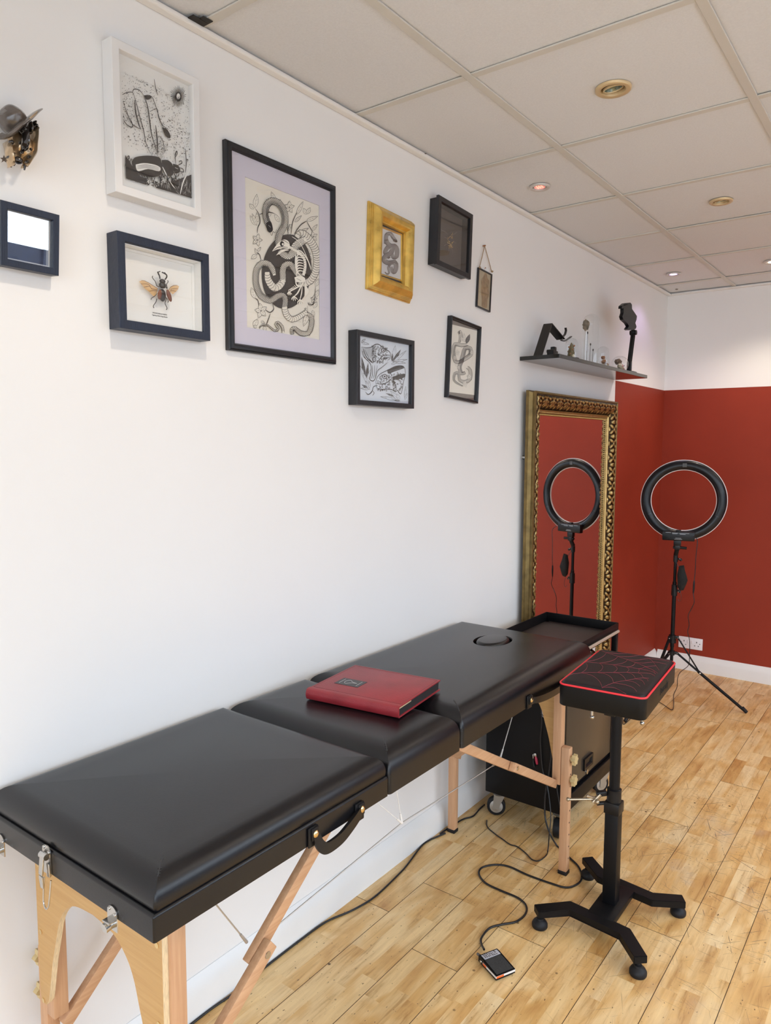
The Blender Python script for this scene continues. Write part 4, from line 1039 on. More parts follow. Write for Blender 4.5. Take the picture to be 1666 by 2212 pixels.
bm = NB(); tube(bm, smooth_path([PQ(1467, 1226), PQ(1463, 1218), PQ(1460, 1214)], 4), .0018, 6); tube(bm, smooth_path([PQ(1469, 1277), PQ(1472, 1287), PQ(1471, 1297), PQ(1467, 1299), PQ(1465, 1294)], 4), .0010, 6); obj('drawstring', bm, CABLE, pouch)
# power lead of the ring light
P = [PQ(1498, 1158, 4.25), PQ(1505, 1163, 4.25), PQ(1507, 1172, 4.24), PQ(1504, 1200, 4.24), PQ(1502, 1235, 4.24), PQ(1500, 1256, 4.24)]
P2_ = [PQ(1498, 1280, 4.24), PQ(1500, 1300, 4.24), PQ(1494, 1315, 4.25), PQ(1487, 1330, 4.25), PQ(1489, 1350, 4.26), PQ(1486, 1365, 4.26), PQ(1490, 1385, 4.27), PQ(1490, 1420, 4.29), PQ(1487, 1438, 4.33), PQ(1470, 1452, 4.40), PQ(1464, 1466, 4.45), PQ(1463, 1484, 4.5)] + [at(u, v, z=.004) for u, v in ((1456, 1500), (1456, 1515), (1455, 1530), (1450, 1533), (1438, 1525), (1425, 1517), (1412, 1515), (1400, 1522), (1386, 1530), (1370, 1545), (1352, 1562), (1346, 1563), (1345, 1550), (1336, 1543), (1318, 1548))]
bm = NB(); tube(bm, smooth_path(P + P2_, 5), .0020, 6)
ld = tag(obj('lamp_lead', bm, CABLE, smooth=60), 'thin black power lead hanging from the ring light down to the floor', 'cable')
bm = NB(); tube(bm, smooth_path([PQ(1500, 1254, 4.24), PQ(1499.5, 1262, 4.24), PQ(1499, 1272, 4.24), PQ(1498, 1282, 4.24)], 3), .005, 8, rr=[.003, .004, .005, .0052, .0052, .0052, .005, .0045, .004, .003]); obj('inline_switch', bm, BLACKP, ld)

# ================================================================== DOUBLE SOCKET
so = thing('double_socket', 'white double power socket on the red wall above the white skirting', 'socket', (.238, YB, .146))
bm = NB(); b2(bm, .161, .315, YB - .010, YB - .0005, .146, .230 - .006, .003); obj('face_plate', bm, mat('white_plastic', (.80, .79, .82), .3), so)
for sx0 in (.197, .278):
    bm = NB()
    b2(bm, sx0 - .0025, sx0 + .0025, YB - .0106, YB - .0095, .192, .201); 
    for dx in (-.0115, .0115): b2(bm, sx0 + dx - .0034, sx0 + dx + .0034, YB - .0106, YB - .0095, .170, .1748)
    obj('pin_holes', bm, INK, so)
for sx0 in (.226, .250):
    bm = NB(); b2(bm, sx0 - .0065, sx0 + .0065, YB - .0135, YB - .009, .183, .205, .0015); obj('rocker_switch', bm, MATS['white_plastic'], so)
bm = NB(); b2(bm, .176, .182, YB - .0115, YB - .0095, .186, .190); b2(bm, .295, .301, YB - .0115, YB - .0095, .186, .190); obj('indicator', bm, INK, so)

# ================================================================== SHELF AND ITS OBJECTS
SZ = 1.902
bm = NB(); b2(bm, .0008, .187, 2.962, 4.142, SZ - .0172, SZ, .0008, 1)
tag(obj('wall_shelf', bm, mat('black_gloss_melamine', (.013, .013, .013), .13, var=.05), smooth=0), 'black floating shelf on the wall above the gilt mirror', 'shelf')
MET = mat('bronze_black_metal', (.020, .016, .014), .33, .3)
def Q(u, v, x): return at(u, v, x=x)
# bent metal stand
def strip(bm, P, x0, x1, th=.003):
    prev = None
    for i, p in enumerate(P):
        a, b_ = P[max(i - 1, 0)], P[min(i + 1, len(P) - 1)]; d = (b_ - a); d.x = 0; d.normalize(); nn = Vector((0, -d.z, d.y)) * th / 2
        r4 = [bm.verts.new((x0, p.y + nn.y, p.z + nn.z)), bm.verts.new((x1, p.y + nn.y, p.z + nn.z)), bm.verts.new((x1, p.y - nn.y, p.z - nn.z)), bm.verts.new((x0, p.y - nn.y, p.z - nn.z))]
        if prev:
            for j in range(4): bm.faces.new((prev[j], prev[(j + 1) % 4], r4[(j + 1) % 4], r4[j]))
        else: bm.faces.new(r4[::-1])
        prev = r4
    bm.faces.new(prev)
xb = .075
pk = Q(1184, 700, xb); b0 = Q(1162, 768, xb); b0 = Vector((xb, max(b0.y, 2.975), SZ)); lo_ = Q(1212, 733, xb)
ms = thing('machine_rest', 'bent black metal strip stand with two hooks at the near end of the shelf', 'stand', (xb, b0.y, SZ))
bm = NB(); P = [b0, pk + (b0 - pk).normalized() * .012, pk + Vector((0, .001, .0005)), pk + (lo_ - pk).normalized() * .012, lo_]
strip(bm, P, xb - .021, xb + .021, .0035); b2(bm, xb - .021, xb + .021, b0.y, b0.y + .10, SZ, SZ + .003); obj('bent_strip', bm, MET, ms)
for (x, A) in ((xb + .012, [(1212, 733), (1216, 728), (1221, 722), (1223, 714), (1222, 708)]), (xb + .016, [(1213, 735), (1219, 737), (1226, 733), (1234, 727)])):
    bm = NB(); strip(bm, [Q(u, v, x) for u, v in A], x - .005, x + .005, .004); obj('hook', bm, MET, ms)
# small black clip
bm = NB(); c = Q(1194, 764, .13); c.z = SZ; b2(bm, c.x - .015, c.x + .015, c.y - .028, c.y + .026, SZ, SZ + .022, .004); b2(bm, c.x - .010, c.x + .010, c.y - .004, c.y + .022, SZ + .02, SZ + .040, .004); cyl(bm, (c.x - .016, c.y - .02, SZ + .018), (c.x + .016, c.y - .02, SZ + .018), .008, .008, 14)
tag(obj('plastic_clip', bm, BLACKP), 'small black plastic clip on the shelf under the bent metal stand', 'clip')
def dome(u, vtop, r, x, lab, cyls=True):
    c = Q(u, 770, x); y = c.y; zt = Q(u, vtop, x).z; H = zt - SZ
    d = thing('glass_dome', lab, 'glass dome', (x, y, SZ))
    bm = NB(); prof = [(r, .006)]
    hs = H - r
    prof += [(r, hs)] + [(r * cos(R(a)), hs + r * sin(R(a))) for a in range(8, 90, 8)] + [(0, H)]
    lathe(bm, (x, y, SZ), prof, 40); obj('dome', bm, DOME, d, smooth=80)
    bm = NB(); lathe(bm, (x, y, SZ), [(0, 0), (r + .005, 0), (r + .006, .003), (r + .004, .0065), (0, .0065)], 36); obj('base', bm, BLACKP, d)
    return Vector((x, y, SZ + .0065)), H
MOSS = mat('moss_brown', (.16, .12, .05), .9, bump=1, bscale=300, var=.5, vscale=90)
BONE = mat('pale_bone', (.62, .50, .32), .6, var=.2, vscale=60)
BRN = mat('rust_brown', (.32, .13, .05), .7, var=.35, vscale=60)
TWG = mat('dark_twig', (.035, .028, .022), .8)
# 1 small dome
c, H = dome(1235, 730, .029, .142, 'small glass dome with mossy cone figure and twigs, first dome from the bent stand')
f = thing('moss_figure', 'mossy cone-shaped figure with little twigs inside the small glass dome', 'figurine', c + Vector((0, 0, .001)))
bm = NB(); lathe(bm, c + Vector((0, -.006, 0)), [(0, 0), (.019, 0), (.016, .014), (.013, .03), (.009, .048), (.004, .064), (0, .070)], 14)
from mathutils import noise as NZ
for v in bm.verts: v.co += Vector((NZ.noise(v.co * 90), NZ.noise(v.co * 90 + Vector((5, 0, 0))), 0)) * .006
obj('moss_cone', bm, MOSS, f)
bm = NB()
for i in range(9):
    a = i * 2.4; blob(bm, c + Vector((.013 * cos(a), -.006 + .013 * sin(a), .006 + .006 * i)), .005, .4, (1, 1, .9), 1, i)
obj('nuts', bm, BRN, f)
bm = NB(); blob(bm, c + Vector((.012, -.010, .008)), .009, .3, (1, 1, .9), 2, 3); obj('pale_stone', bm, BONE, f)
bm = NB()
for i, (dy, dz) in enumerate(((.016, .058), (.022, .046), (.010, .066), (.020, .034))):
    a = c + Vector((.004, .006, .012)); b_ = c + Vector((.002, dy, dz)); m_ = a.lerp(b_, .55) + Vector((0, .002, 0)); tube(bm, [a, m_, b_], .0008, 5); tube(bm, [m_, m_ + Vector((0, .008, .007))], .0006, 5); tube(bm, [a.lerp(b_, .8), a.lerp(b_, .8) + Vector((0, -.004, .009))], .0006, 5)
obj('twigs', bm, TWG, f)
# 2 tall dome
c, H = dome(1276, 677, .0440, .105, 'tall narrow glass dome covering a grey stone on a thin rod')
f = thing('stone_on_rod', 'grey rough stone held up on a thin metal rod inside the tall dome', 'ornament', c)
st_ = Q(1266, 702, .100)
bm = NB(); blob(bm, st_, .021, .55, (.7, .75, 1.15), 3, 5, 0, 2.5); obj('stone', bm, mat('grey_beige_stone', (.20, .165, .125), .9, bump=1, bscale=200, var=.4, vscale=70), f)
bm = NB(); tube(bm, [(st_.x, st_.y - .012, c.z), (st_.x, st_.y - .004, st_.z - .018)], .0011, 6); obj('rod', bm, CHROME, f)
for i, (u, v) in enumerate(((1270, 719), (1276, 744), (1281.5, 756))):
    q = Q(u, v, .110); g_ = thing('dried_flower', ('tallest', 'middle', 'shortest')[i] + ' of the three thin dark stems standing in the tall glass dome', 'dried stem', (q.x, q.y, c.z), group='dried stems in the tall dome')
    bm = NB(); tube(bm, smooth_path([(q.x, q.y - .004, c.z), (q.x, q.y - .003, (c.z + q.z) / 2), (q.x, q.y, q.z)], 4), .0009, 6); obj('stalk', bm, TWG, g_)
    bm = NB(); blob(bm, q, .0042, .3, (.8, .8, 1.5), 2, i); obj('seed_head', bm, TWG, g_)
for i, (dy, rr_) in enumerate(((-.022, .009), (-.006, .007), (.006, .009), (.018, .008), (.028, .007))):
    bm = NB(); blob(bm, c + Vector((.020 - .004 * (i % 2), dy, rr_ * .5)), rr_, .4, (1, 1.1, .75), 2, i + 3)
    tag(obj('pebble', bm, mat('dark_pebble', (.03, .028, .03), .6, bump=.6)), 'dark pebble at the foot of the stems inside the tall glass dome', 'pebble', 'dark pebbles in the tall dome')
# 3 small dome with brown mushrooms
c, H = dome(1303, 748, .0330, .110, 'small round-topped glass dome with brown mushroom caps, between tall dome and glass globe')
for i, (dx, dy, h, rr_, mm) in enumerate(((.006, -.012, .048, .011, BRN), (.010, -.012, .026, .013, BRN), (.004, .006, .034, .010, BONE), (.016, .012, .014, .010, BRN), (.02, -.002, .010, .008, BONE))):
    p = c + Vector((dx, dy, h)); g_ = thing('dried_mushroom', ('topmost rust-brown mushroom', 'large rust-brown mushroom', 'pale bone-coloured mushroom', 'low brown mushroom on the right', 'low pale mushroom')[i] + ' inside the small round-topped dome', 'mushroom', (p.x, p.y, c.z), group='mushrooms in the small dome')
    bm = NB(); blob(bm, p, rr_, .25, (1, 1, .8), 2, i); obj('cap', bm, mm, g_); bm = NB(); cyl(bm, (p.x, p.y, c.z), (p.x, p.y, p.z), .003, .003, 8); obj('stalk', bm, BONE if mm is BRN else BRN, g_)
bm = NB()
for i in range(7): blob(bm, c + Vector((.022 * cos(i * .9), .022 * sin(i * .9), .005)), .007, .4, (1, 1, .8), 1, i)
tag(obj('dark_moss', bm, mat('blackish_moss', (.025, .022, .02), .9, bump=1)), 'blackish moss bed at the foot of the mushrooms in the small dome', 'moss')
# 4 glass globe
gx = .115; gc = Q(1339, 783, gx); gr = .0455; gc.z = SZ + gr - .004
gl = thing('glass_globe', 'round clear glass globe on the shelf beside the phone holder', 'glass globe', (gx, gc.y, SZ))
bm = NB(); lathe(bm, (gx, gc.y, gc.z), [(gr * cos(R(a)), gr * sin(R(a))) for a in range(-66, 90, 6)] + [(0, gr)], 44); obj('globe', bm, DOME, gl, smooth=80)
cr_ = thing('knitted_animal', 'cream and pink knitted toy animal head inside the glass globe', 'toy', (gx, gc.y, SZ + .002))
KN = mat('cream_wool', (.60, .47, .33), .95, bump=1, bscale=160, var=.25, vscale=150); PK = mat('pink_wool', (.62, .22, .24), .9, bump=1, bscale=160)
bm = NB(); sphere(bm, gc + Vector((.008, -.006, -.014)), .020, 18, (.8, 1.45, .85), rot=Euler((R(-22), 0, 0)).to_matrix()); obj('head', bm, KN, cr_)
bm = NB(); sphere(bm, gc + Vector((.014, .022, -.025)), .0075, 12); blob(bm, gc + Vector((.021, -.014, -.010)), .006, .2, (1, 1, 1), 2, 1); obj('snout_and_ear', bm, PK, cr_)
bm = NB(); sphere(bm, gc + Vector((.024, .002, -.008)), .0028, 10); obj('eye', bm, INK, cr_)
bm = NB(); blob(bm, gc + Vector((-.005, -.006, .014)), .017, .5, (1, 1.5, .8), 3, 8, 0, 2.2)
tag(obj('fur_tuft', bm, mat('brown_grey_fur', (.20, .13, .09), .95, bump=1, bscale=250, var=.5, vscale=100)), 'brown furry tuft behind the knitted animal in the glass globe', 'fur')
# phone holder
ax = .145
bp = Q(1362, 801, ax); bp = Vector((ax, min(bp.y, 4.10), SZ))
ph = thing('phone_holder', 'black phone clamp on a slotted arm at the far end of the shelf', 'phone holder', bp)
bm = NB(); jt = Q(1368, 722, ax); lo1 = Q(1360, 785, ax); b2(bm, ax - .03, ax + .03, bp.y - .045, bp.y + .02, SZ, SZ + .008, .003)
bar(bm, (ax, lo1.y + .0, SZ + .006), lo1 + Vector((0, .002, .01)), .022, .022, (1, 0, 0), .003); obj('foot_plate', bm, BLACKP, ph)
bm = NB(); d = (jt - lo1).normalized(); nn = Vector((0, -d.z, d.y))
for s in (-1, 1): bar(bm, lo1 + nn * .009 * s, jt + nn * .009 * s, .018, .0055, (1, 0, 0), .001)
bar(bm, lo1 - d * .004, lo1 + d * .006, .018, .024, (1, 0, 0), .001); bar(bm, jt - d * .006, jt + d * .004, .018, .024, (1, 0, 0), .001); obj('slotted_arm', bm, BLACKP, ph)
bm = NB(); sphere(bm, jt + Vector((0, 0, .012)), .015, 16); cyl(bm, jt + Vector((-.016, 0, .008)), jt + Vector((.018, 0, .008)), .013, .013, 18); bar(bm, jt + Vector((0, 0, .010)), Q(1366, 706, ax), .014, .014, (1, 0, 0), .002); obj('ball_joint', bm, BLACKP, ph)
HP = [(1339.5, 667), (1340, 661), (1347, 655), (1359, 654), (1362, 658), (1362, 668), (1368, 676), (1373, 683), (1372, 691), (1369, 698), (1372, 705), (1371, 710), (1365, 713), (1354, 713.5), (1351, 711), (1356, 705), (1352, 698), (1343, 691), (1341, 684), (1344, 676), (1344, 666)]
bm = NB(); PL = [Q(u, v, ax) for u, v in HP]
prism(bm, [(p.y, p.z) for p in PL], lambda a, b: Vector((ax - .009, a, b)), lambda a, b: Vector((ax + .009, a, b))); bmesh.ops.bevel(bm, geom=list(bm.edges), offset=.0012, segments=2, affect='EDGES')
obj('phone_clamp', bm, BLACKP, ph)
bm = NB(); tk = [Q(u, v, ax + .0095) for u, v in ((1348, 659.5), (1356, 657.5))]; bar(bm, tk[0], tk[1], .002, .004, (1, 0, 0), .0005); obj('clamp_slot', bm, mat('dark_slot', (.002, .002, .002), .9), ph)

# ================================================================== CEILING DOWNLIGHTS
def downlight(x, y, r, label, rim, kind):
    d = thing('downlight', label, 'ceiling light', (x, y, CEIL), group='recessed ceiling spotlights'); z = CEIL + .003
    bm = NB(); lathe(bm, (x, y, z), [(r, .001), (r * .985, -.005), (r * .93, -.007), (r * .70, -.005), (r * .66, .002), (r * .66, .018)], 44); obj('trim_ring', bm, rim, d, smooth=60)
    t = Euler((R(10), R(-6), 0)).to_matrix() if kind == 'off' else Matrix.Identity(3)
    ax_ = t @ Vector((0, 0, 1)); bm = NB()
    lathe(bm, (x, y, z - .001), [(r * .55, 0.004), (r * .56, -.001), (r * .52, -.002), (r * .49, .003)], 40, ax_); obj('gimbal_ring', bm, rim if kind == 'off' else MATS['white_plastic'], d, smooth=60)
    bm = NB(); lathe(bm, (x, y, z), [(r * .66, .019), (0, .0195)], 36); obj('recess', bm, mat('dark_recess', (.02, .02, .02), .5), d)
    bm = NB()
    if kind == 'off':
        lathe(bm, (x, y, z + .001), [(r * .49, -.001), (r * .43, .006), (r * .30, .011), (r * .12, .014), (0, .014)], 36, ax_)
        # faceted reflector
        obj('reflector_bulb', bm, mat('clear_reflector', (.26, .29, .23), .2, .9, bump=1, bscale=90, stretch=(1, 12, 1)), d, smooth=20)
    else:
        lathe(bm, (x, y, z), [(r * .55, .002), (r * .3, .001), (0, 0)], 36)
        e = {'warm': ((1, .82, .55), 30), 'purple': ((.72, .52, 1.0), 7), 'red': ((1, .10, .07), .7)}[kind]
        obj('lit_bulb', bm, mat('lit_bulb_' + kind, (.8, .8, .8) if kind != 'red' else (.5, .05, .04), .3, emis=e[0], estr=e[1]), d)
        if kind == 'red':
            bm = NB()
            for i in range(3):
                for j in range(3): sphere(bm, (x + (i - 1) * r * .24, y + (j - 1) * r * .24, z - .001), r * .08, 8)
            obj('led_chip', bm, mat('lit_led', (1, .3, .2), .3, emis=(1, .22, .16), estr=3), d)
CREAMR = mat('cream_gold_rim', (.66, .50, .28), .35, .25); WR = mat('pale_rim', (.62, .58, .54), .35, .1)
downlight(.7035, 2.115, .050, 'unlit cream-rimmed recessed spotlight in the ceiling tile nearest the camera', CREAMR, 'off')
downlight(.722, 3.3197, .046, 'unlit cream-rimmed recessed spotlight farther along the ceiling, at the right edge', CREAMR, 'off')
downlight(.194, 2.720, .040, 'small white recessed ceiling spotlight glowing red', WR, 'red')
downlight(.193, 4.534, .042, 'small recessed ceiling spotlight glowing purple above the shelf', WR, 'purple')
downlight(.714, 4.550, .046, 'bright warm-white lit recessed spotlight at the right edge of the photo', WR, 'warm')

# ================================================================== PICTURES
BLKF = mat('black_painted_frame', (.012, .013, .017), .36, bump=.35, bscale=60, stretch=(1, 14, 1), var=.1)
BLKF_SKY = mat('black_frame_sky_tint', (.012, .019, .040), .38, bump=.5, bscale=60, stretch=(1, 14, 1), var=.12)  # black paint with the blue of reflected sky put into its colour
WHTF = mat('white_painted_frame', (.77, .77, .77), .38)
class Ink:
    """pen drawing laid on the paper: strokes and filled shapes, measured on the photo and put in the paper's plane"""
    def __init__(s, crop, X, wf=1.0): s.wf = wf; s.x0, s.y0, s.k = crop; s.X = X; s.bm = NB(); s.n = 0
    def pt(s, p): 
        q = at(s.x0 + p[0] / s.k, s.y0 + p[1] / s.k, x=s.X); return Vector((s.X + s.n * 3e-6, q.y, q.z))
    def fill(s, pts, mi=0, sm=0):
        s.n += 1; P = [s.pt(p) for p in pts]
        if sm: P = smooth_path(P + P[:1], sm)[:-1]
        try: f = s.bm.faces.new([s.bm.verts.new(p) for p in P]); f.material_index = mi
        except ValueError: pass
    def stroke(s, pts, w=1.5, mi=0, sm=4, taper=True):
        s.n += 1; P = [s.pt(p) for p in pts]
        if sm and len(P) > 2: P = smooth_path(P, sm)
        sc = (s.pt((0, 0)) - s.pt((0, 10))).length / 10; n = len(P); prev = None
        for i, p in enumerate(P):
            d = P[min(i + 1, n - 1)] - P[max(i - 1, 0)]
            if d.length < 1e-9: continue
            d.normalize(); nn = Vector((0, -d.z, d.y)); t = i / (n - 1)
            h = w * s.wf * sc / 2 * ((.25 + .75 * sin(pi * min(max(t, 0.02), .98)) ** .6) if taper else 1)
            a, b_ = s.bm.verts.new(p + nn * h), s.bm.verts.new(p - nn * h)
            if prev: 
                f = s.bm.faces.new((prev[0], a, b_, prev[1])); f.material_index = mi
            prev = (a, b_)
    def leaf(s, base, tip, w, fillm=None, veins=3, lw=2.3):
        bx, by = base; tx_, ty_ = tip; dx, dy = tx_ - bx, ty_ - by; L = math.hypot(dx, dy) or 1; nx, ny = -dy / L, dx / L
        l = [(bx + dx * t + nx * w * sin(pi * t ** .8) * .5, by + dy * t + ny * w * sin(pi * t ** .8) * .5) for t in (.0, .2, .45, .7, .9, 1)]
        r = [(bx + dx * t - nx * w * sin(pi * t ** .8) * .5, by + dy * t - ny * w * sin(pi * t ** .8) * .5) for t in (.0, .2, .45, .7, .9, 1)]
        s.fill(l + r[::-1][1:-1], 1 if fillm is None else fillm)
        s.stroke(l, lw, 1 if fillm == 0 else 0, 3); s.stroke(r, lw, 1 if fillm == 0 else 0, 3); s.stroke([(bx, by), (tx_, ty_)], lw, 1 if fillm == 0 else 0, 0)
        for i in range(1, veins + 1):
            t = i / (veins + 1); m_ = (bx + dx * t, by + dy * t)
            for q in (1, -1):
                e = (bx + dx * (t + .13) + q * nx * w * .36 * sin(pi * t), by + dy * (t + .13) + q * ny * w * .36 * sin(pi * t)); s.stroke([m_, e], lw * .8, 1 if fillm == 0 else 0, 0)
    def flower(s, c, r, n=5, rot=0, sq=.8):
        for i in range(n):
            a = rot + 2 * pi * i / n; s.leaf(c, (c[0] + r * cos(a) * sq, c[1] + r * sin(a)), r * .5, None, 2)
        s.fill([(c[0] + 5 * cos(a), c[1] + 6 * sin(a)) for a in [pi * i / 4 for i in range(8)]], 0)
    def snake(s, path, rad, belly=0, dark=0, step=9, body=1, sm=6, scalew=1.3):
        """round body with scale cross-hatching; belly=+1/-1 gives ribbed plates instead"""
        P = smooth_path([Vector((a, b, 0)) for a, b in path], sm); n = len(P)
        RR = smooth_path([Vector((r, 0, 0)) for r in rad], sm); RR = [q.x for q in RR]
        if len(RR) != n: RR = [rad[min(int(i / (n - 1) * (len(rad) - 1)), len(rad) - 2)] + (rad[min(int(i / (n - 1) * (len(rad) - 1)) + 1, len(rad) - 1)] - rad[min(int(i / (n - 1) * (len(rad) - 1)), len(rad) - 2)]) * ((i / (n - 1) * (len(rad) - 1)) % 1) for i in range(n)]
        Lp, Rp, Nn = [], [], []
        for i, p in enumerate(P):
            d = (P[min(i + 1, n - 1)] - P[max(i - 1, 0)]).normalized(); nn = Vector((-d.y, d.x, 0)); Nn.append(nn)
            Lp.append(p + nn * RR[i]); Rp.append(p - nn * RR[i])
        s.n += 1
        prev = None
        for a, b_ in zip(Lp, Rp):
            A, B = s.bm.verts.new(s.pt(a)), s.bm.verts.new(s.pt(b_))
            if prev:
                f = s.bm.faces.new((prev[0], A, B, prev[1])); f.material_index = body
            prev = (A, B)
        # arc length
        D = [0]
        for i in range(1, n): D.append(D[-1] + (P[i] - P[i - 1]).length)
        def at_(dist, off):
            dist = max(0, min(D[-1], dist)); i = 0
            while i < n - 2 and D[i + 1] < dist: i += 1
            t = (dist - D[i]) / max(1e-6, D[i + 1] - D[i]); t = min(1, t); p = P[i].lerp(P[i + 1], t); r = RR[i] + (RR[i + 1] - RR[i]) * t; nn = Nn[i].lerp(Nn[i + 1], t)
            return p + nn * r * off
        ink = 0 if body == 1 else 1
        k = step
        while k < D[-1]:
            r = (at_(k, 1) - at_(k, 0)).length
            if belly:
                s.stroke([at_(k, -.95), at_(k + r * .35, 0), at_(k, .95)], scalew, ink, 2, False)
            else:
                for sg in (1, -1): s.stroke([at_(k, -.95 * sg), at_(k + r * .5, 0), at_(k + r * .95, .95 * sg)], scalew, ink, 2, False)
                s.stroke([at_(k, -.97), at_(k, -.55)], scalew * 2.3, ink, 0)
                if dark: s.stroke([at_(k, -.97), at_(k, .1)], scalew * 2.6, ink, 0)
            k += step
        s.stroke([tuple(p)[:2] for p in Lp[::3]] + [tuple(Lp[-1])[:2]], 2.6, 0, 0, False); s.stroke([tuple(p)[:2] for p in Rp[::3]] + [tuple(Rp[-1])[:2]], 3.4, 0, 0, False)
    def done(s, root, paper, name='ink_drawing', third=None):
        bm = s.bm; return obj(name, bm, [INK, paper] + ([third] if third else []), root, smooth=0)
CA, CB, CD = (0, 50, 3.116), (460, 280, 4.2533), (730, 400, 4.4229)
def box_frame(name, label, y0, y1, z0, z1, prof, fm, paper_x, paper_m, glass_x, inner, rot=(0, 0, 0), group='framed pictures on the white wall'):
    root = thing(name, label, 'picture frame', (0.0005, (y0 + y1) / 2, z0), rot, group)
    bm = NB(); moulding(bm, y0, y1, z0, z1, prof); obj('moulding', bm, fm, root, flat=True)
    iy0, iy1, iz0, iz1 = inner
    bm = NB(); b2(bm, .0012, paper_x, iy0 - .002, iy1 + .002, iz0 - .002, iz1 + .002); pap = obj('backing_paper', bm, paper_m, root, flat=True, smooth=0)
    if glass_x:
        bm = NB(); b2(bm, glass_x - .001, glass_x, iy0 - .001, iy1 + .001, iz0 - .001, iz1 + .001); obj('glass', bm, GLASS, root, flat=True, smooth=0)
    return root, pap
def prof_box(w, d, lip=.001, back=0.001): return [(0, back), (0, d - lip), (lip, d), (w - lip, d), (w, d - lip), (w, back)]

# --- 1 white frame: beetle and plants print
y0, y1, z0, z1 = .9565, 1.189, 2.0605, 2.381
ro, pap = box_frame('picture_frame', 'white framed black ink print of a ground beetle, tall stems and spiky flower', y0, y1, z0, z1, prof_box(.0185, .037), WHTF, .020, PAPER, .030, (.975, 1.1705, 2.079, 2.3625))
I = Ink(CA, .0204, 1.35)
rnd = random.Random(3)
lim = [(812, 240), (1278, 440), (1287, 1182), (840, 1050)]
def bil(a, b_):
    p = [Vector((q[0], q[1], 0)) for q in lim]; t = p[0].lerp(p[1], a); bt = p[3].lerp(p[2], a); return t.lerp(bt, b_)
# mottled background
from mathutils import noise as NZ
for i in range(2300):
    a, b_ = rnd.random(), rnd.random()
    dens = NZ.noise(Vector((a * 4, b_ * 6, 2))) * .5 + .5
    if b_ < .1 or rnd.random() > dens * 1.35: continue
    if b_ > .72: continue
    p = bil(a, b_); L_ = rnd.uniform(2, 10); an = rnd.uniform(-.6, 1.9); w = rnd.uniform(1.2, 4.2) * (1.2 if .35 < b_ < .7 else .8)
    I.stroke([(p.x, p.y), (p.x + L_ * cos(an), p.y + L_ * sin(an))], w, 0 if rnd.random() < .6 else 2, 0, False)
# ground
for i in range(560):
    a, b_ = rnd.random(), rnd.uniform(.80, 1.0)
    if b_ < .86 + .05 * sin(a * 9) and rnd.random() < .5: continue
    p = bil(a, b_); an = rnd.uniform(.9, 2.1); L_ = rnd.uniform(12, 40)
    e = bil(min(1, max(0, a + cos(an) * L_ / 450)), min(1, b_ + .02)); I.stroke([(p.x, p.y), ((p.x + e.x) / 2 + 4, (p.y + e.y) / 2 - 8), (e.x, e.y)], rnd.uniform(2, 6.5), 0, 2)
I.fill([(836, 890), (880, 960), (930, 1030), (990, 1060), (960, 1085), (842, 1048)], 0)
I.fill([(1090, 1080), (1180, 1060), (1286, 1020), (1288, 1182), (1200, 1155), (1040, 1110)], 0)
for i in range(70):
    a = rnd.uniform(.45, 1); p = bil(a, rnd.uniform(.88, .99)); I.stroke([(p.x, p.y), (p.x + rnd.uniform(-12, 12), p.y - rnd.uniform(14, 40))], rnd.uniform(1.5, 3), 1, 0)
I.stroke([(1205, 1155), (1230, 1060), (1275, 985)], 9, 1); I.stroke([(1130, 1060), (1165, 1110), (1195, 1150)], 7, 1)
# tall stems
for pts, w in (([(815, 485), (850, 470), (885, 470), (888, 490)], 4), ([(885, 470), (895, 448), (930, 455), (960, 490)], 5), ([(890, 475), (915, 560), (935, 640), (960, 730), (975, 810), (1005, 880)], 6), ([(900, 520), (905, 600), (925, 680), (940, 720)], 9), ([(960, 490), (985, 560), (1000, 660), (1015, 760), (1050, 870)], 8), ([(965, 500), (1010, 495), (1040, 560), (1080, 680), (1130, 720)], 5), ([(1000, 600), (1050, 580), (1060, 640), (1100, 720), (1135, 770)], 4), ([(820, 530), (860, 640), (890, 690), (935, 715)], 6), ([(822, 650), (850, 690), (885, 700), (870, 640)], 6), ([(1030, 380), (1040, 440), (1055, 490)], 5), ([(1060, 760), (1090, 800), (1100, 880)], 5), ([(1040, 690), (1050, 780), (1055, 880)], 9), ([(985, 760), (1000, 775), (1010, 765)], 4), ([(820, 610), (835, 660)], 6)): I.stroke(pts, w)
I.fill([(1085, 705), (1120, 720), (1142, 770), (1120, 775), (1095, 740)], 0, 2); I.fill([(962, 490), (1000, 488), (1012, 505), (980, 520)], 0, 2)
for i in range(60):
    p = (rnd.uniform(828, 925), rnd.uniform(500, 700)); I.stroke([p, (p[0] + 9, p[1] + rnd.uniform(5, 16))], 2.4, 0, 0)
for i in range(70):
    p = (rnd.uniform(1005, 1110), rnd.uniform(800, 900)); I.stroke([p, (p[0] + rnd.uniform(-10, 10), p[1] + rnd.uniform(6, 20))], 3, 0, 0)
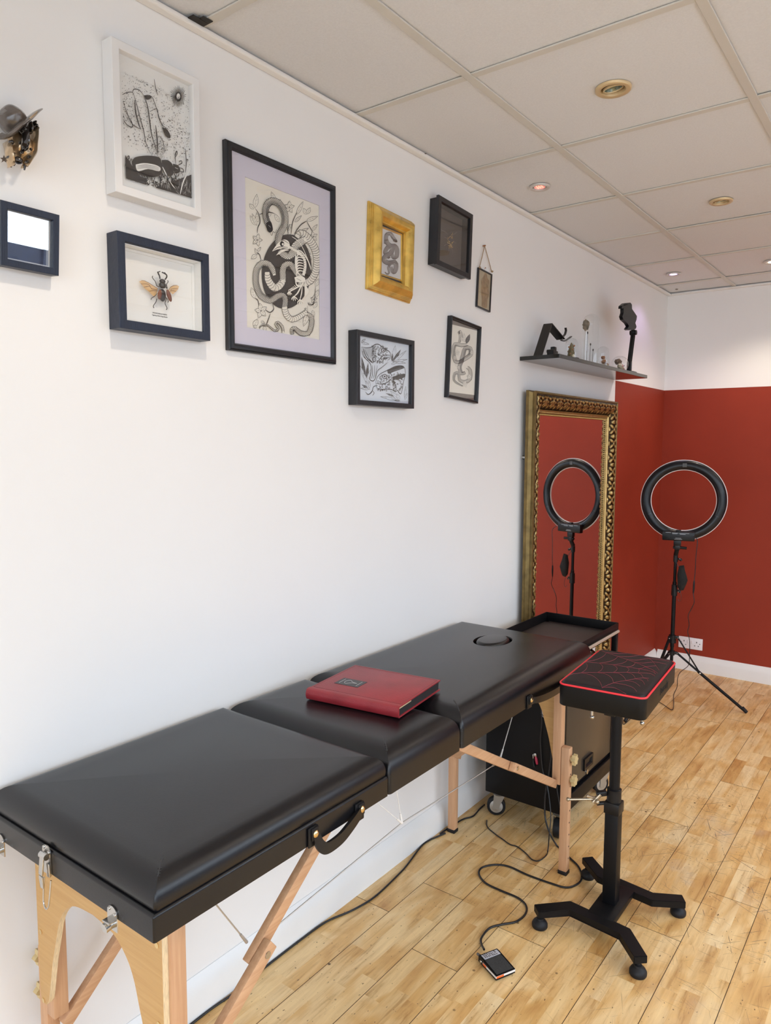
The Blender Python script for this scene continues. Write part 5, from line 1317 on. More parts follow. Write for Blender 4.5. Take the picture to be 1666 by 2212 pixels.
# spiky sun flower
for i in range(34):
    a = 2 * pi * i / 34; c_ = (1192, 498); r1, r2 = 24, rnd.uniform(56, 74)
    I.stroke([(c_[0] + r1 * .8 * cos(a), c_[1] + r1 * sin(a)), (c_[0] + (r1 + r2) * .38 * cos(a) + 3, c_[1] + (r1 + r2) * .5 * sin(a)), (c_[0] + r2 * .75 * cos(a), c_[1] + r2 * sin(a) * 1.15)], 3.4, 0, 2)
I.fill([(1192 + 22 * cos(a), 498 + 34 * sin(a)) for a in [pi * i / 8 for i in range(16)]], 0); I.fill([(1192 + 12 * cos(a), 496 + 20 * sin(a)) for a in [pi * i / 6 for i in range(12)]], 1)
for i in range(8): I.stroke([(1186 + rnd.uniform(-6, 14), 485 + rnd.uniform(-6, 30)), (1192 + rnd.uniform(-6, 10), 500 + rnd.uniform(-6, 20))], 3, 0, 0)
# beetle
I.fill([(878, 935), (905, 905), (985, 895), (1060, 905), (1078, 935), (1085, 985), (1070, 1025), (1010, 1040), (930, 1020), (890, 990)], 0, 3)
I.fill([(905, 955), (960, 945), (1030, 955), (1070, 975), (1062, 1000), (990, 985), (925, 1000), (908, 980)], 1, 3)
for k in range(3): I.stroke([(915, 965 + 9 * k), (980, 958 + 9 * k), (1060, 975 + 9 * k)], 2.5)
I.fill([(1080, 925), (1120, 925), (1150, 950), (1160, 990), (1150, 1030), (1110, 1025), (1085, 990)], 0, 3); I.stroke([(1085, 970), (1100, 1000), (1115, 1030)], 9, 1)
I.fill([(1155, 950), (1190, 960), (1205, 990), (1195, 1010), (1165, 1010)], 0, 3); I.stroke([(1170, 975), (1190, 985)], 5, 1)
for pts in ([(1190, 960), (1215, 945), (1212, 930), (1195, 935)], [(1195, 975), (1222, 985), (1225, 1005), (1200, 1000)], [(1175, 950), (1170, 900), (1180, 865), (1184, 880), (1174, 905)], [(1110, 1030), (1140, 1090), (1180, 1130), (1190, 1145)], [(1080, 1030), (1070, 1080), (1075, 1110)], [(900, 1010), (885, 1050), (930, 1055), (990, 1050)], [(1150, 990), (1175, 1040), (1160, 1050)], [(1240, 850), (1245, 940), (1240, 1010)]): I.stroke(pts, 7)
I.done(ro, PAPER, third=mat('grey_wash', (.30, .28, .27), .7))

# --- 2 real beetle in a black box frame, blue sky reflection put into its colour
y0, y1, z0, z1 = .9545, 1.2072, 1.7687, 1.9775
ro, pap = box_frame('picture_frame', 'black box frame with sky-blue sheen painted in, holding a real winged stag beetle on white card', y0, y1, z0, z1, prof_box(.0195, .0405), BLKF_SKY, .006, PAPER, .036, (.9735, 1.188, 1.7885, 1.957))
bm = NB(); moulding(bm, .974, 1.1875, 1.789, 1.9565, [(0, .006), (0, .033), (.002, .033), (.002, .006)]); obj('white_spacer', bm, PAPER, ro, smooth=0)
bm = NB(); moulding(bm, .9765, 1.185, 1.7915, 1.954, [(0, .006), (0, .010), (.006, .0085), (.006, .006)]); obj('mount', bm, PAPER, ro, smooth=0)
bt = thing('tmp', '', '')
bpy.data.objects.remove(bt)
def BP(p, X=.018): return at(290 + p[0] / 15.145, 560 + p[1] / 15.145, x=X)
bm = NB()
def seg3(bm, c, ra, rb, ang, th=.004, X=.017):
    p = BP(c, X); s_ = (BP((0, 0)) - BP((100, 0))).length / 100; sz = (BP((0, 0)) - BP((0, 100))).length / 100
    sphere(bm, p, 1, 18, (th, ra * s_, rb * sz), rot=Matrix.Rotation(ang, 3, 'X'))
seg3(bm, (925, 1180), 110, 215, 0, .006); seg3(bm, (930, 850), 115, 110, 0, .0062); seg3(bm, (925, 720), 95, 75, 0, .0055)
body = obj('beetle_body', bm, mat('glossy_black_shell', (.018, .013, .012), .25, var=.2), ro, smooth=60)
bm = NB(); seg3(bm, (835, 1150), 62, 175, R(-10), .004, .0235); obj('wing_case', bm, mat('chestnut_shell', (.16, .042, .014), .22, var=.3, vscale=60), body)
bm = NB(); seg3(bm, (1140, 1190), 68, 215, R(22), .004, .0225); obj('wing_case', bm, MATS['chestnut_shell'], body)
AMB = bpy.data.materials.new('amber_wing'); AMB.use_nodes = True; nt = AMB.node_tree; pb = nt.nodes['Principled BSDF']; pb.inputs['Base Color'].default_value = (.72, .42, .13, 1); pb.inputs['Alpha'].default_value = .72; pb.inputs['Roughness'].default_value = .3
for P in ([(770, 960), (600, 850), (470, 770), (330, 700), (240, 690), (165, 725), (260, 850), (340, 950), (430, 1020), (520, 1100), (600, 1180), (660, 1220), (720, 1140), (760, 1040)], [(1130, 1000), (1200, 900), (1290, 855), (1400, 850), (1470, 880), (1440, 980), (1370, 1060), (1260, 1150), (1180, 1080)]):
    bm = NB(); pts = [BP(p, .016) for p in P]; cc = sum(pts, Vector()) / len(pts); cc.x += .002
    cv = bm.verts.new(cc); rv = [bm.verts.new(p) for p in pts]
    for i in range(len(rv)): bm.faces.new((cv, rv[i], rv[(i + 1) % len(rv)]))
    w_ = obj('hind_wing', bm, AMB, body)
bm = NB()
for P in ([(770, 960), (600, 850), (470, 770), (330, 700), (240, 690)], [(760, 1000), (560, 960), (520, 880), (400, 890), (310, 915)], [(520, 880), (480, 830), (390, 800), (220, 805)], [(760, 1030), (600, 1025), (500, 1050)], [(1130, 1000), (1200, 900), (1290, 860), (1400, 850)], [(1190, 1040), (1210, 970), (1300, 965), (1420, 955)], [(1190, 1040), (1260, 1020), (1360, 1050)]): tube(bm, [BP(p, .0185) for p in P], .0005, 5)
obj('wing_vein', bm, mat('brown_vein', (.20, .08, .02), .4), body)
bm = NB()
for P, r in (([(840, 640), (830, 560), (790, 470), (765, 410)], .0016), ([(765, 415), (800, 415), (850, 398)], .0010), ([(1010, 660), (1060, 590), (1060, 520), (1000, 470), (910, 428)], .0016), ([(1045, 510), (1020, 460), (985, 430)], .0009)): tube(bm, smooth_path([BP(p, .0205) for p in P], 4), r, 8)
obj('mandible', bm, MATS['glossy_black_shell'], body)
for P in ([(820, 900), (740, 870), (690, 730), (620, 640), (590, 580), (610, 550)], [(800, 1030), (740, 1130), (650, 1220), (570, 1270), (550, 1325)], [(740, 1290), (710, 1400), (640, 1500), (625, 1560), (650, 1590)], [(1030, 900), (1080, 960), (1060, 820), (1110, 740), (1090, 690)], [(1010, 1240), (1070, 1280), (1120, 1370), (1100, 1415)], [(1060, 1290), (1010, 1440), (1070, 1580), (1065, 1640), (1045, 1645)]):
    bm = NB(); tube(bm, smooth_path([BP(p, .0155) for p in P], 4), .0009, 6); obj('leg', bm, MATS['glossy_black_shell'], body)
ty1 = at(345.5, 679, x=.0065); ty2 = at(345.5, 684, x=.0065)
mxr = Matrix.Rotation(R(90), 4, 'Z') @ Matrix.Rotation(R(90), 4, 'X')
bm = text_mesh('HEXARTHRIUS PARRYI', .0040, Matrix.Translation((.0065, ty1.y, ty1.z)) @ mxr, .0001)
t2 = text_mesh('Fighting Giant Stag Beetle', .0042, Matrix.Translation((.0065, ty2.y, ty2.z)) @ mxr, .0001); merge(bm, t2)
obj('caption', bm, INK, ro, smooth=0)

# --- 3 small black frame at the left edge, sky reflection put into its colour
ro, pap = box_frame('picture_frame', 'small square black frame with painted-in sky blue at the left edge reflecting a bright window', .7065, .8240, 1.8605, 1.9805, prof_box(.0135, .030), BLKF_SKY, .010, mat('dark_navy_print', (.014, .016, .03), .5), None, (.720, .8105, 1.874, 1.967), rot=(0, R(5.3), 0))
bm = NB(); moulding(bm, .7203, .8102, 1.8743, 1.9667, [(0, .010), (0, .019), (.0035, .019), (.0035, .010)]); obj('white_mount', bm, PAPER, ro, flat=True, smooth=0)
bm = NB(); b2(bm, .0195, .0205, .7195, .811, 1.8735, 1.9675); obj('glass', bm, thin_glass('shiny_glass', 1.0, ior=2.6), ro, flat=True, smooth=0)

# --- 4 big black frame: snake and bird skeleton
LAV = mat('lavender_mount', (.63, .61, .71), .7, var=.01)
ro, pap = box_frame('picture_frame', 'largest black frame with lavender mount, ink snake wound round a bird skeleton', 1.2885, 1.7125, 1.7575, 2.2825, [(0, .001), (0, .013), (.003, .016), (.004, .015), (.006, .019), (.011, .021), (.016, .019), (.019, .013), (.020, .011), (.020, .001)], BLKF, .0060, PAPERC, .0105, (1.306, 1.6905, 1.776, 2.262))
bm = NB()
iy0, iy1, iz0, iz1 = 1.305, 1.6925, 1.7755, 2.2635; my0, my1, mz0, mz1 = 1.3570, 1.6450, 1.8240, 2.2105
for (a, b_, c, d) in ((iy0, my0, iz0, iz1), (my1, iy1, iz0, iz1), (my0, my1, iz0, mz0), (my0, my1, mz1, iz1)): b2(bm, .0066, .0088, a, b_, c, d)
obj('mount', bm, LAV, ro, smooth=0)
I = Ink(CB, .0062, 1.75)
# twigs and leaves first
for b_, t_, w in (((385, 720), (405, 590), 46), ((375, 730), (335, 680), 36), ((400, 880), (340, 790), 40), ((405, 880), (360, 770), 30), ((415, 850), (400, 760), 30), ((570, 655), (535, 570), 34), ((590, 700), (620, 640), 40), ((610, 850), (565, 770), 36), ((520, 800), (510, 740), 36), ((860, 780), (830, 720), 34), ((865, 775), (895, 715), 34), ((860, 840), (965, 795), 34), ((770, 780), (830, 660), 34), ((750, 850), (815, 790), 26), ((725, 900), (700, 870), 30), ((800, 945), (880, 905), 26), ((910, 930), (960, 870), 26), ((410, 1150), (385, 1090), 26), ((400, 1150), (350, 1190), 40), ((410, 1120), (440, 1080), 22), ((385, 1550), (350, 1450), 44), ((375, 1810), (410, 1740), 46), ((400, 1820), (370, 1800), 26), ((480, 1850), (470, 1800), 30), ((945, 1440), (970, 1370), 34), ((940, 1540), (970, 1470), 36), ((925, 1640), (955, 1580), 34), ((915, 1660), (925, 1730), 30), ((870, 1690), (830, 1810), 46), ((880, 1700), (900, 1780), 28), ((905, 1620), (870, 1590), 22), ((850, 1650), (845, 1640), 20), ((440, 1760), (475, 1780), 22), ((690, 930), (700, 870), 26), ((840, 1080), (900, 1150), 30), ((880, 1160), (905, 1200), 24)): I.leaf(b_, t_, w)
for c_, r in (((405, 1015), 62), ((440, 1665), 74), ((700, 715), 60), ((920, 985), 52), ((925, 1560), 40)): I.flower(c_, r, 5, c_[0] % 3)
for pts in ([(385, 725), (420, 780), (430, 850), (410, 900), (405, 950)], [(425, 780), (500, 760), (560, 770)], [(440, 1200), (425, 1150), (400, 1130)], [(545, 1600), (555, 1650), (520, 1680), (480, 1655)], [(525, 1690), (500, 1760), (485, 1800)], [(420, 1620), (410, 1570), (385, 1550)], [(745, 960), (800, 880), (860, 840)], [(715, 960), (730, 850), (770, 760)], [(860, 845), (890, 900), (915, 940)], [(870, 1600), (910, 1610), (930, 1560), (940, 1440)], [(690, 960), (685, 920), (700, 880)], [(870, 1690), (865, 1620)]): I.stroke(pts, 6, 0)
# black disc
I.fill([(675 + 228 * cos(a) - 30 * sin(a), 1305 + 342 * sin(a) + 18 * cos(a)) for a in [2 * pi * i / 56 for i in range(56)]], 0)
# belly loop behind
I.snake([(765, 990), (800, 955), (850, 980), (910, 1050), (945, 1130), (955, 1220), (935, 1320), (890, 1390), (830, 1415), (790, 1400)], [24, 34, 36, 34, 32, 32, 32, 32, 30, 26], belly=1, step=22, scalew=3)
I.snake([(560, 1340), (545, 1290), (510, 1240), (450, 1228), (400, 1280), (388, 1370), (400, 1450), (440, 1530), (520, 1570), (590, 1530), (640, 1525), (662, 1570), (652, 1640)], [14, 24, 27, 28, 28, 27, 27, 28, 28, 27, 26, 26, 24], dark=0, step=13, scalew=2.0)
I.snake([(652, 1630), (670, 1700), (720, 1745), (790, 1720), (860, 1670)], [25, 26, 26, 23, 18], belly=1, step=20, scalew=2.4)
I.snake([(850, 1690), (900, 1720), (900, 1800), (870, 1870), (800, 1870), (750, 1830), (722, 1840), (725, 1880)], [12, 20, 22, 22, 22, 20, 18, 14], step=12, scalew=1.9)
I.snake([(640, 1866), (630, 1810), (590, 1770), (570, 1790), (595, 1830), (560, 1850), (500, 1800), (440, 1800), (420, 1825)], [11, 12, 10, 10, 10, 8, 6, 5, 3], step=12, scalew=1.6)
I.snake([(492, 1310), (500, 1380), (550, 1450), (600, 1440), (635, 1380), (632, 1290)], [22, 30, 34, 34, 30, 28], belly=1, step=24, scalew=2.6)
I.snake([(636, 1400), (632, 1310), (650, 1250), (700, 1235), (740, 1280), (775, 1330), (820, 1350)], [26, 28, 28, 27, 27, 26, 22], step=13, scalew=2.0)
I.snake([(850, 1010), (800, 1035), (755, 1070), (735, 1125), (690, 1165), (640, 1150), (600, 1110)], [28, 36, 38, 36, 32, 30, 26], step=14, scalew=2.1)
I.snake([(600, 1100), (590, 1030), (605, 960), (645, 890), (655, 820), (640, 745), (595, 680), (530, 660), (485, 700), (472, 780), (490, 850), (512, 905)], [22, 28, 30, 29, 28, 29, 31, 33, 30, 25, 27, 24], dark=1, step=13, scalew=2.1)
I.fill([(478, 860), (520, 845), (540, 905), (536, 935), (510, 948), (488, 920)], 0, 3); I.stroke([(500, 880), (520, 900)], 4, 1); I.stroke([(515, 945), (530, 975), (545, 940), (560, 950), (575, 920)], 3, 0)
# bird skeleton: skull, spine, ribs, pelvis, legs
I.fill([(533, 1122), (575, 1060), (612, 1025), (650, 1012), (685, 1030), (697, 1070), (690, 1100), (640, 1092), (590, 1100)], 1, 3)
I.fill([(568, 1158), (610, 1115), (650, 1100), (690, 1110), (640, 1120), (600, 1145)], 1, 2)
I.fill([(625 + 20 * cos(a), 1052 + 24 * sin(a)) for a in [pi * i / 7 for i in range(14)]], 0); I.fill([(632 + 9 * cos(a), 1055 + 11 * sin(a)) for a in [pi * i / 5 for i in range(10)]], 1)
I.stroke([(548, 1110), (600, 1080), (680, 1085)], 4, 0); I.stroke([(612, 1030), (640, 1020), (690, 1050)], 3.5, 0)
for k in range(8):
    t = k / 7; I.fill([(700 + 70 * t + 11 * cos(a), 1085 + 45 * t + 12 * sin(a)) for a in [pi * i / 4 for i in range(8)]], 1); I.stroke([(692 + 70 * t, 1092 + 45 * t), (708 + 70 * t, 1080 + 45 * t)], 2.4, 0)
I.stroke([(760, 1130), (800, 1150), (832, 1200), (838, 1270), (820, 1340)], 22, 1, taper=False)
for k in range(9): I.stroke([(800 + k * 4.5, 1150 + k * 22), (850 - k * 2, 1140 + k * 22)], 3, 0, 0); I.stroke([(822, 1160 + 21 * k), (846, 1150 + 21 * k)], 7, 1, 0)
for k in range(7): I.stroke([(815 + 2 * k, 1160 + 24 * k), (775, 1150 + 25 * k), (757, 1185 + 26 * k), (762, 1215 + 22 * k)], 8, 1)
I.stroke([(752, 1140), (748, 1220), (760, 1300), (800, 1350)], 12, 1); I.stroke([(750, 1120), (800, 1120), (860, 1200), (890, 1290)], 9, 1); I.stroke([(715, 985), (800, 1060), (900, 1290)], 5, 1)
I.fill([(738, 1360), (790, 1345), (835, 1365), (830, 1400), (780, 1405), (750, 1395)], 1, 3); I.stroke([(760, 1370), (800, 1390)], 5, 0)
for pts, w in (([(748, 1370), (760, 1430), (810, 1440)], 12), ([(825, 1390), (800, 1440), (770, 1500), (740, 1530)], 10), ([(810, 1440), (805, 1500), (790, 1560)], 9), ([(790, 1440), (730, 1470), (680, 1500)], 8)): I.stroke(pts, w, 1)
for c_, L_ in (((735, 1530), 48), ((790, 1560), 52), ((690, 1490), 36)):
    for da in (-.7, -.2, .3, .8): I.stroke([c_, (c_[0] + L_ * .6 * sin(da), c_[1] + L_ * .6 * cos(da)), (c_[0] + L_ * sin(da * .8) + 4, c_[1] + L_ * cos(da))], 7, 1, 3)
for k in range(9): I.stroke([(830 + k * 1, 1420), (835 + 4 * k, 1480), (830 + 5 * k, 1555 - 7 * k)], 5, 1, 3)
for k in range(5): I.stroke([(760 - 12 * k, 1455 + 5 * k), (745 - 14 * k, 1440 + 8 * k), (735 - 13 * k, 1430 + 16 * k)], 5, 1, 2)
I.done(ro, PAPERC)

# --- 5 gold frame: small brown snake
GF = mat('burnished_gold', (.74, .50, .13), .36, .85, var=.22, vscale=25, rvar=.1)
prG = [(0, .001), (0, .008), (.004, .010), (.005, .013), (.008, .014), (.009, .018), (.012, .019), (.013, .024), (.017, .027), (.024, .034), (.033, .038), (.043, .036), (.051, .029), (.056, .019), (.059, .018), (.061, .012), (.061, .001)]
ty0, ty1_, tz0, tz1 = 1.870, 2.110, 2.0055, 2.281
prG = [(a * .88, b_) for a, b_ in prG]
ro, pap = box_frame('picture_frame', 'ornate gold frame with black mount around a small brown snake picture', ty0, ty1_, tz0, tz1, prG, GF, .006, mat('black_velvet_mount', (.006, .006, .006), .8), .012, (ty0 + .050, ty1_ - .050, tz0 + .046, tz1 - .046), rot=(R(-2.2), 0, 0))
gp = (1.9425, 2.0565, 2.0705, 2.2185)
bm = NB(); b2(bm, .0061, .0068, *gp); pp_ = obj('picture_card', bm, mat('pale_grey_card', (.66, .66, .68), .6), ro, smooth=0, flat=False)
bm = NB(); moulding(bm, gp[0] - .004, gp[1] + .004, gp[2] - .004, gp[3] + .004, [(0, .006), (0, .009), (.003, .0098), (.0055, .008), (.0055, .006)]); obj('gold_fillet', bm, GF, ro)
I = Ink(CD, .0071, 1.2); BRS = mat('brown_snake_ink', (.075, .042, .035), .7, var=.3, vscale=120)
kw = dict(body=2, step=8, scalew=1.4)
for pa__, ra__ in (([(450, 830), (470, 850), (490, 835), (480, 790), (500, 760)], [3, 6, 8, 9, 11]), ([(490, 700), (470, 660), (450, 640), (480, 590), (540, 580), (565, 620), (560, 680), (530, 690), (515, 650), (530, 620)], [13, 16, 18, 18, 19, 20, 19, 17, 15, 12]), ([(455, 560), (460, 500), (470, 470), (505, 465), (525, 500), (555, 535)], [14, 17, 17, 15, 15, 12]), ([(460, 520), (475, 560), (520, 600), (500, 650), (450, 680), (440, 720), (480, 745), (540, 735), (555, 780), (540, 830), (520, 825), (505, 780)], [17, 18, 19, 20, 20, 20, 20, 20, 20, 17, 14, 12])):
    I.snake(pa__, ra__, **kw)
I.stroke([(465, 470), (490, 458), (520, 490), (555, 530)], 3, 1)
I.fill([(535, 515), (562, 528), (565, 545), (545, 545), (525, 530)], 2, 2)
I.done(ro, MATS['pale_grey_card'], third=BRS)

# --- 6 black box frame with gilded insect
ro, pap = box_frame('picture_frame', 'deep black box frame with dark grey backing and small gilded insect', 2.2235, 2.4615, 2.1455, 2.3865, [(.005, .001), (.005, .030), (0, .031), (0, .041), (.001, .042), (.0175, .042), (.0185, .041), (.0185, .001)], BLKF, .006, mat('warm_grey_card', (.085, .072, .068), .6, var=.05), .036, (2.242, 2.443, 2.1638, 2.368), rot=(R(-2.6), 0, 0))
bm = NB(); rn = random.Random(5)
for i in range(26):
    a = (1075 + rn.uniform(-22, 22), 535 + rn.uniform(-65, 65)); b_ = (a[0] + rn.uniform(-14, 14), a[1] + rn.uniform(-22, 22)); m_ = ((a[0] + b_[0]) / 2 + rn.uniform(-9, 9), (a[1] + b_[1]) / 2)
    tube(bm, smooth_path([at(730 + p[0] / CD[2], 400 + p[1] / CD[2], x=.014 + rn.uniform(0, .006)) for p in (a, m_, b_)], 3), .0011, 5)
ins = obj('gilded_insect', bm, mat('dull_gold_leaf', (.62, .47, .24), .4, .7), ro)
bm = NB()
for a, b_ in (((1050, 470), (990, 430)), ((1095, 480), (1140, 450)), ((1050, 560), (1015, 580)), ((1085, 600), (1095, 660)), ((1060, 600), (1050, 650)), ((1100, 540), (1130, 560)), ((1050, 520), (1020, 500))):
    tube(bm, smooth_path([at(730 + p[0] / CD[2], 400 + p[1] / CD[2], x=.012) for p in (a, ((a[0] + b_[0]) / 2 + 5, (a[1] + b_[1]) / 2 - 5), b_)], 3), .00035, 4)
obj('feeler', bm, mat('pale_hair', (.35, .33, .3), .5), ins)

# --- 7 small hanging glass frame on twine
rt = (R(-4.0), 0, 0)
hy0, hy1, hz0, hz1 = 2.567, 2.676, 2.0555, 2.2085
ro, pap = box_frame('picture_frame', 'tiny narrow black metal frame hung on brown twine, pale pressed specimen inside', hy0, hy1, hz0, hz1, [(0, .002), (0, .010), (.0045, .010), (.0045, .002)], BLKF, .0045, mat('parchment', (.46, .40, .27), .8, var=.1), .0085, (hy0 + .004, hy1 - .004, hz0 + .004, hz1 - .004), rot=rt)
I = Ink(CD, .0048); TAN = mat('tan_specimen', (.30, .20, .10), .8, var=.35, vscale=60)
I.fill([(1405, 835), (1422, 850), (1432, 890), (1448, 920), (1440, 970), (1445, 1040), (1430, 1100), (1425, 1165), (1400, 1170), (1375, 1155), (1375, 1090), (1368, 1020), (1372, 960), (1368, 920), (1385, 885)], 2, 3)
for pts in ([(1440, 920), (1448, 960), (1440, 1000)], [(1375, 930), (1368, 910), (1385, 880)], [(1385, 1010), (1378, 1060), (1382, 1090)], [(1430, 1030), (1436, 1070), (1430, 1090)], [(1375, 1140), (1370, 1165)]): I.stroke(pts, 4, 0)
I.done(ro, PAPER, 'pressed_specimen', TAN)
bm = NB()
apex = at(730 + 1403 / CD[2], 400 + 578 / CD[2], x=.008); la = at(730 + 1352 / CD[2], 400 + 790 / CD[2], x=.008); ra = at(730 + 1470 / CD[2], 400 + 828 / CD[2], x=.008)
for p in (la, ra): tube(bm, [apex, apex.lerp(p, .5) + Vector((0, .001, 0)), p], .0017, 6); blob(bm, p + Vector((.002, 0, .001)), .005, .4, (1, 1.2, .8), 2, 2)
obj('twine', bm, mat('jute_twine', (.36, .25, .14), .9, bump=1, bscale=400), ro)
bm = NB(); cyl(bm, (.0, apex.y, apex.z), (.012, apex.y, apex.z), .0028, .0028, 10); m_ = at(730 + 1410 / CD[2], 400 + 800 / CD[2], x=.006); tube(bm, [m_ + Vector((0, -.004, -.002)), m_ + Vector((0, -.001, .006)), m_ + Vector((0, .006, .004))], .001, 5); obj('nail_and_clasp', bm, BRN, ro)

# --- 8 black box frame with two lizard heads
ro, pap = box_frame('picture_frame', 'deep black frame with ink drawing of two reptile heads among leaves', 1.7860, 2.0985, 1.6385, 1.8700, prof_box(.0155, .037), BLKF, .0225, mat('blue_white_paper', (.70, .76, .84), .6), .031, (1.8013, 2.083, 1.654, 1.8545))
I = Ink(CD, .0228, 1.6); PB = MATS['blue_white_paper']
for b_, t_, w in (((225, 1500), (265, 1470), 20), ((225, 1505), (300, 1520), 22), ((230, 1500), (245, 1480), 14), ((525, 1680), (550, 1530), 34), ((525, 1690), (605, 1565), 30), ((530, 1690), (655, 1580), 26), ((530, 1690), (665, 1665), 24), ((525, 1690), (650, 1700), 22), ((520, 1690), (520, 1600), 22), ((510, 1710), (570, 1690), 20), ((260, 1850), (225, 1630), 34), ((270, 1880), (290, 1690), 30), ((275, 1900), (310, 1760), 26), ((260, 1860), (212, 1720), 24), ((275, 1880), (240, 1790), 26), ((300, 1950), (220, 1900), 26), ((300, 1950), (215, 1940), 20), ((305, 1955), (260, 1870), 24), ((300, 1940), (300, 1870), 20), ((590, 2060), (500, 1965), 34), ((590, 2058), (405, 2020), 26), ((590, 2050), (560, 1990), 28), ((600, 2062), (510, 2050), 18), ((540, 2020), (450, 1985), 20), ((640, 2045), (648, 1920), 20), ((640, 2050), (662, 1985), 16)): I.leaf(b_, t_, w, 0 if random.random() < .6 else None, 2, 2.2)
# upper head
I.fill([(225, 1545), (270, 1555), (320, 1548), (350, 1525), (390, 1522), (440, 1560), (490, 1590), (503, 1625), (495, 1660), (470, 1670), (455, 1710), (420, 1740), (380, 1770), (362, 1830), (345, 1865), (325, 1870), (305, 1850), (318, 1780), (315, 1720), (290, 1680), (240, 1630)], 1, 3)
for pts, w in (([(225, 1545), (270, 1555), (320, 1548), (350, 1525), (390, 1522), (440, 1560), (490, 1590), (503, 1625), (495, 1660), (470, 1672)], 6), ([(225, 1548), (240, 1630), (290, 1680), (315, 1720), (318, 1780), (305, 1850), (325, 1870), (345, 1865), (362, 1830), (380, 1770), (420, 1740), (470, 1700)], 6), ([(240, 1560), (270, 1640), (330, 1700)], 9), ([(255, 1570), (300, 1660), (340, 1700)], 5), ([(330, 1720), (330, 1800), (320, 1850)], 7), ([(350, 1720), (350, 1790), (335, 1850)], 6), ([(375, 1720), (365, 1790), (350, 1840)], 5), ([(500, 1625), (440, 1625), (400, 1660), (370, 1700)], 6), ([(495, 1650), (450, 1655), (410, 1700)], 5), ([(230, 1580), (260, 1650), (300, 1690)], 6)): I.stroke(pts, w)
I.fill([(432 + 22 * cos(a), 1578 + 22 * sin(a)) for a in [pi * i / 8 for i in range(16)]], 0); I.fill([(432 + 14 * cos(a), 1578 + 14 * sin(a)) for a in [pi * i / 6 for i in range(12)]], 1); I.fill([(434 + 7 * cos(a), 1578 + 8 * sin(a)) for a in [pi * i / 5 for i in range(10)]], 0)
I.fill([(345 + 18 * cos(a), 1665 + 26 * sin(a)) for a in [pi * i / 8 for i in range(16)]], 0); I.fill([(347 + 12 * cos(a), 1665 + 19 * sin(a)) for a in [pi * i / 6 for i in range(12)]], 1)
rs = random.Random(2)
for i in range(120):
    x, y = rs.uniform(325, 470), rs.uniform(1535, 1700)
    if math.hypot(x - 432, y - 578 - 1000) < 26 or math.hypot(x - 345, y - 1665) < 26 or y > 1850 - .25 * x * 1.4: continue
    I.stroke([(x - 6, y), (x - 3, y - 5), (x + 3, y - 5), (x + 6, y), (x, y + 5), (x - 6, y)], 2.6, 0, 0, False)
for i in range(26): I.stroke([(235 + i * 5, 1556 + (i % 3)), (240 + i * 5, 1600 + i * 4)], 3.4, 0, 0)
for k in range(10): I.stroke([(380 + 10 * k, 1765 - 9 * k), (388 + 10 * k, 1778 - 9 * k)], 5, 0, 0)
for k in range(9): I.stroke([(440 + 7 * k, 1630), (442 + 7 * k, 1645)], 4, 0, 0)
# lower head
I.fill([(362, 1880), (375, 1835), (410, 1800), (470, 1770), (540, 1735), (600, 1725), (635, 1745), (642, 1810), (625, 1880), (605, 1985), (585, 1985), (570, 1960), (545, 1975), (520, 1955), (470, 1950), (400, 1948), (372, 1935)], 1, 3)
I.fill([(470, 1765), (540, 1735), (600, 1725), (632, 1745), (600, 1760), (540, 1780), (480, 1800)], 0, 3); I.fill([(520, 1830), (630, 1800), (640, 1830), (600, 1850), (530, 1865)], 0, 3); I.fill([(500, 1860), (550, 1880), (560, 1960), (530, 1960), (520, 1900)], 0, 3)
for pts, w in (([(362, 1880), (375, 1835), (410, 1800), (470, 1770), (540, 1735), (600, 1725), (635, 1745), (642, 1810), (625, 1880), (605, 1985), (585, 1985), (570, 1960), (545, 1975), (520, 1955), (470, 1950), (400, 1948), (372, 1935), (362, 1880)], 6), ([(365, 1895), (430, 1900), (490, 1870), (520, 1830)], 6), ([(380, 1915), (340, 1925), (325, 1970), (290, 2000), (262, 1975)], 6), ([(330, 1965), (345, 1985), (330, 2010)], 4)): I.stroke(pts, w)
I.fill([(445 + 24 * cos(a), 1828 + 24 * sin(a)) for a in [pi * i / 8 for i in range(16)]], 0); I.fill([(445 + 17 * cos(a), 1828 + 17 * sin(a)) for a in [pi * i / 6 for i in range(12)]], 1); I.fill([(445 + 9 * cos(a), 1828 + 9 * sin(a)) for a in [pi * i / 5 for i in range(10)]], 0)
for i in range(150):
    x, y = rs.uniform(378, 615), rs.uniform(1790, 1965)
    if math.hypot(x - 445, y - 1828) < 27 or y < 2040 - .55 * x or (480 < x and y > 1975): continue
    I.stroke([(x - 6, y), (x - 3, y - 5), (x + 3, y - 5), (x + 6, y), (x, y + 6), (x - 6, y)], 2.8, 0 if not (500 < x < 560 and y > 1860) else 1, 0, False)
for i in range(20): I.stroke([(475 + i * 8, 1775 - i * 2), (480 + i * 8, 1790 - i * 2)], 2, 1, 0)
I.done(ro, PB)

